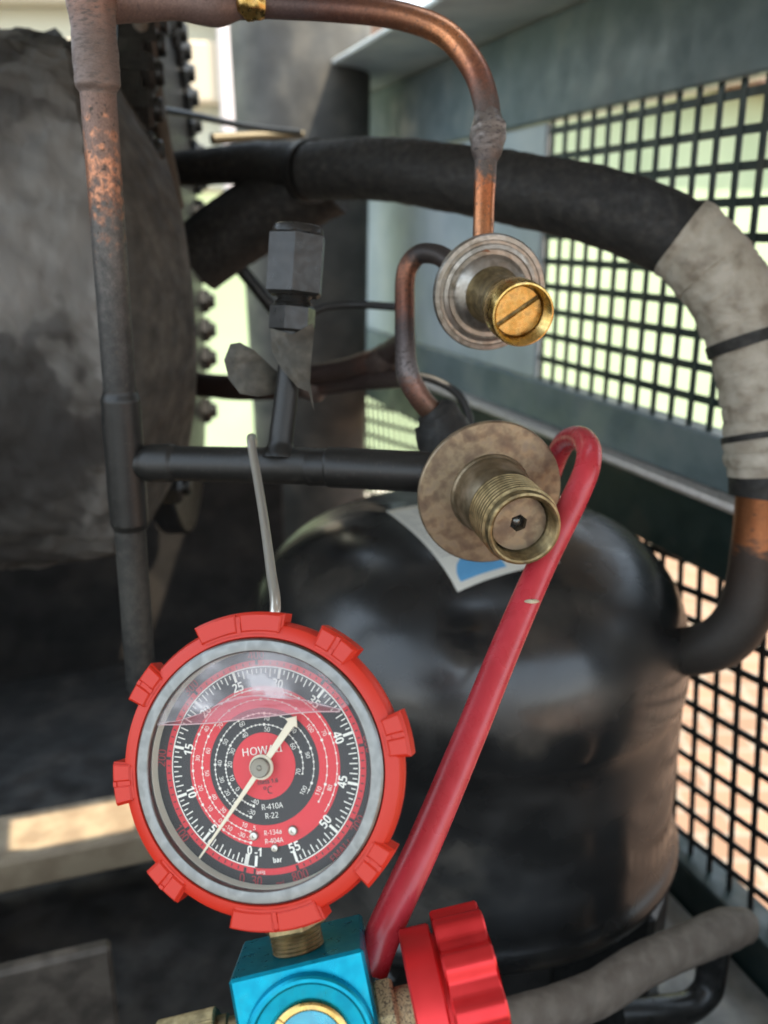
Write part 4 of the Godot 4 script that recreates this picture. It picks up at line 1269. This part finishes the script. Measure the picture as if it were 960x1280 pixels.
	obj("window_glass", st, glass, boot)
	# ---- hook
	st = begin()
	tube(st, [G * Vector3(0.004, 0.040, -0.014), at(344, 764, 0.299), at(339, 716, 0.322), at(330, 650, 0.36), at(322, 600, 0.392), at(316, 566, 0.412), at(314, 552, 0.419), at(314, 547, 0.428), at(315, 549, 0.440), at(317, 562, 0.452), at(320, 590, 0.458)], [0.0018, 0.0018, 0.0018, 0.0018, 0.0019, 0.002, 0.002, 0.002, 0.002, 0.0018, 0.0017], 20, 10)
	obj("hook", st, mat(lin(0.74, 0.69, 0.6), 0.3, 0.8), t)
	# ---- block
	var turned := Basis(cam_right, cam_up, cam_back) * Basis(Vector3.UP, deg_to_rad(2.0)) * Basis(Vector3.RIGHT, deg_to_rad(-8.5)) * Basis(Vector3.BACK, deg_to_rad(12.0))
	var foot := G * Vector3(0.001, -0.0512, -0.014)
	var stem := Transform3D(turned, foot - turned * Vector3(0, -0.0535, 0))
	var bc := stem * Transform3D(Basis(), Vector3(0.0, -0.0815, 0.0))
	st = begin()
	prism(st, stem * Transform3D(Basis(Vector3.RIGHT, PI / 2), Vector3(0, -0.0535, 0)), ngon(0.0105, 6, 0.2), -0.0075, 0.0, 0.0008)
	var sp := []
	for k in 6:
		sp.append(Vector2(0.0082, -0.0535 - k * 0.0012))
		sp.append(Vector2(0.0076, -0.0541 - k * 0.0012))
	lathe(st, stem, sp, 36, 20)
	obj("gauge_stem", st, M.old_brass, t)
	st = begin()
	box(st, bc * Transform3D(Basis(), Vector3(0, 0, -0.004)), Vector3(0.041, 0.043, 0.038), 0.0009)
	var block := obj("manifold_block", st, M.blue, t)
	var sg := bc * Transform3D(Basis(Vector3.RIGHT, PI / 2), Vector3(0, -0.0005, 0))
	st = begin()
	lathe(st, sg, [Vector2(0.0196, 0.0152), Vector2(0.0193, 0.0178), Vector2(0.0186, 0.0184), Vector2(0.0176, 0.0184), Vector2(0.0168, 0.0176), Vector2(0.0130, 0.0172), Vector2(0.0126, 0.0156), Vector2(0.0, 0.0156)], 90)
	obj("boss", st, M.blue, block)
	st = begin()
	lathe(st, sg, [Vector2(0.0122, 0.0158), Vector2(0.0122, 0.0186), Vector2(0.0116, 0.0190), Vector2(0.0104, 0.0190), Vector2(0.0098, 0.0184), Vector2(0.0098, 0.0158)], 72)
	box(st, sg * Transform3D(Basis(), Vector3(-0.0078, 0.0182, -0.0078)) * Transform3D(Basis(Vector3.UP, deg_to_rad(-45)), Vector3.ZERO), Vector3(0.0022, 0.0024, 0.0035), 0.0003)
	obj("sight_ring", st, M.brass, block)
	st = begin()
	lathe(st, sg, [Vector2(0.0098, 0.0168), Vector2(0.0, 0.0168)], 60)
	var sglass := mat(Color(0.9, 1, 1, 0.05), 0.03)
	sglass.transparency = BaseMaterial3D.TRANSPARENCY_ALPHA
	obj("sight_glass", st, sglass, block)
	# right side: packing nut and red hand knob
	var kx := bc * Transform3D(Basis(Vector3.BACK, -PI / 2), Vector3(-0.002, -0.0052, 0))       # y along the block's right
	st = begin()
	lathe(st, kx, [Vector2(0.0, 0.0205), Vector2(0.0095, 0.0205), Vector2(0.0098, 0.0215), Vector2(0.0098, 0.0265), Vector2(0.0085, 0.0275), Vector2(0.0085, 0.034)], 40)
	prism(st, kx * Transform3D(Basis(Vector3.RIGHT, -PI / 2), Vector3.ZERO), ngon(0.0125, 6, 0.1), 0.0225, 0.0285, 0.0008)
	obj("packing_nut", st, mottled([[0.3, lin(0.4, 0.33, 0.17)], [0.52, lin(0.56, 0.49, 0.28)], [0.7, lin(0.12, 0.1, 0.06)]], [0.5, 0.8], 0.3, 0.01, 0.03, 99, 0.01), t)
	st = begin()
	lathe(st, kx, [Vector2(0.0, 0.0335), Vector2(0.0236, 0.0335), Vector2(0.0243, 0.0341), Vector2(0.0243, 0.0428), Vector2(0.0238, 0.0434), Vector2(0.021, 0.0434), Vector2(0.021, 0.0450)], 90)
	var star := PackedVector2Array()
	for k in 208:
		var a := TAU * k / 208.0
		var w := cos(a * 11.0 + 0.5)
		star.append(Vector2.from_angle(a) * (0.0261 + 0.0014 * clampf(w * 1.5, -1.0, 1.0)))
	prism(st, kx * Transform3D(Basis(Vector3.RIGHT, -PI / 2), Vector3.ZERO), star, 0.0446, 0.0605, 0.0007, true)
	obj("hand_knob", st, M.red_alu, t)
	# left side: knurled brass cap
	var cx := bc * Transform3D(Basis(Vector3.BACK, PI / 2), Vector3(0, 0.0035, 0.006))
	st = begin()
	var knurl := PackedVector2Array()
	for k in 96: knurl.append(Vector2.from_angle(TAU * k / 96.0) * (0.0088 if k % 2 else 0.0083))
	prism(st, cx * Transform3D(Basis(Vector3.RIGHT, -PI / 2), Vector3.ZERO), knurl, 0.0275, 0.046, 0.0006)
	lathe(st, cx, [Vector2(0.0052, 0.020), Vector2(0.0052, 0.024), Vector2(0.0062, 0.0245), Vector2(0.0062, 0.028)], 28)
	obj("brass_cap", st, M.old_brass, t)
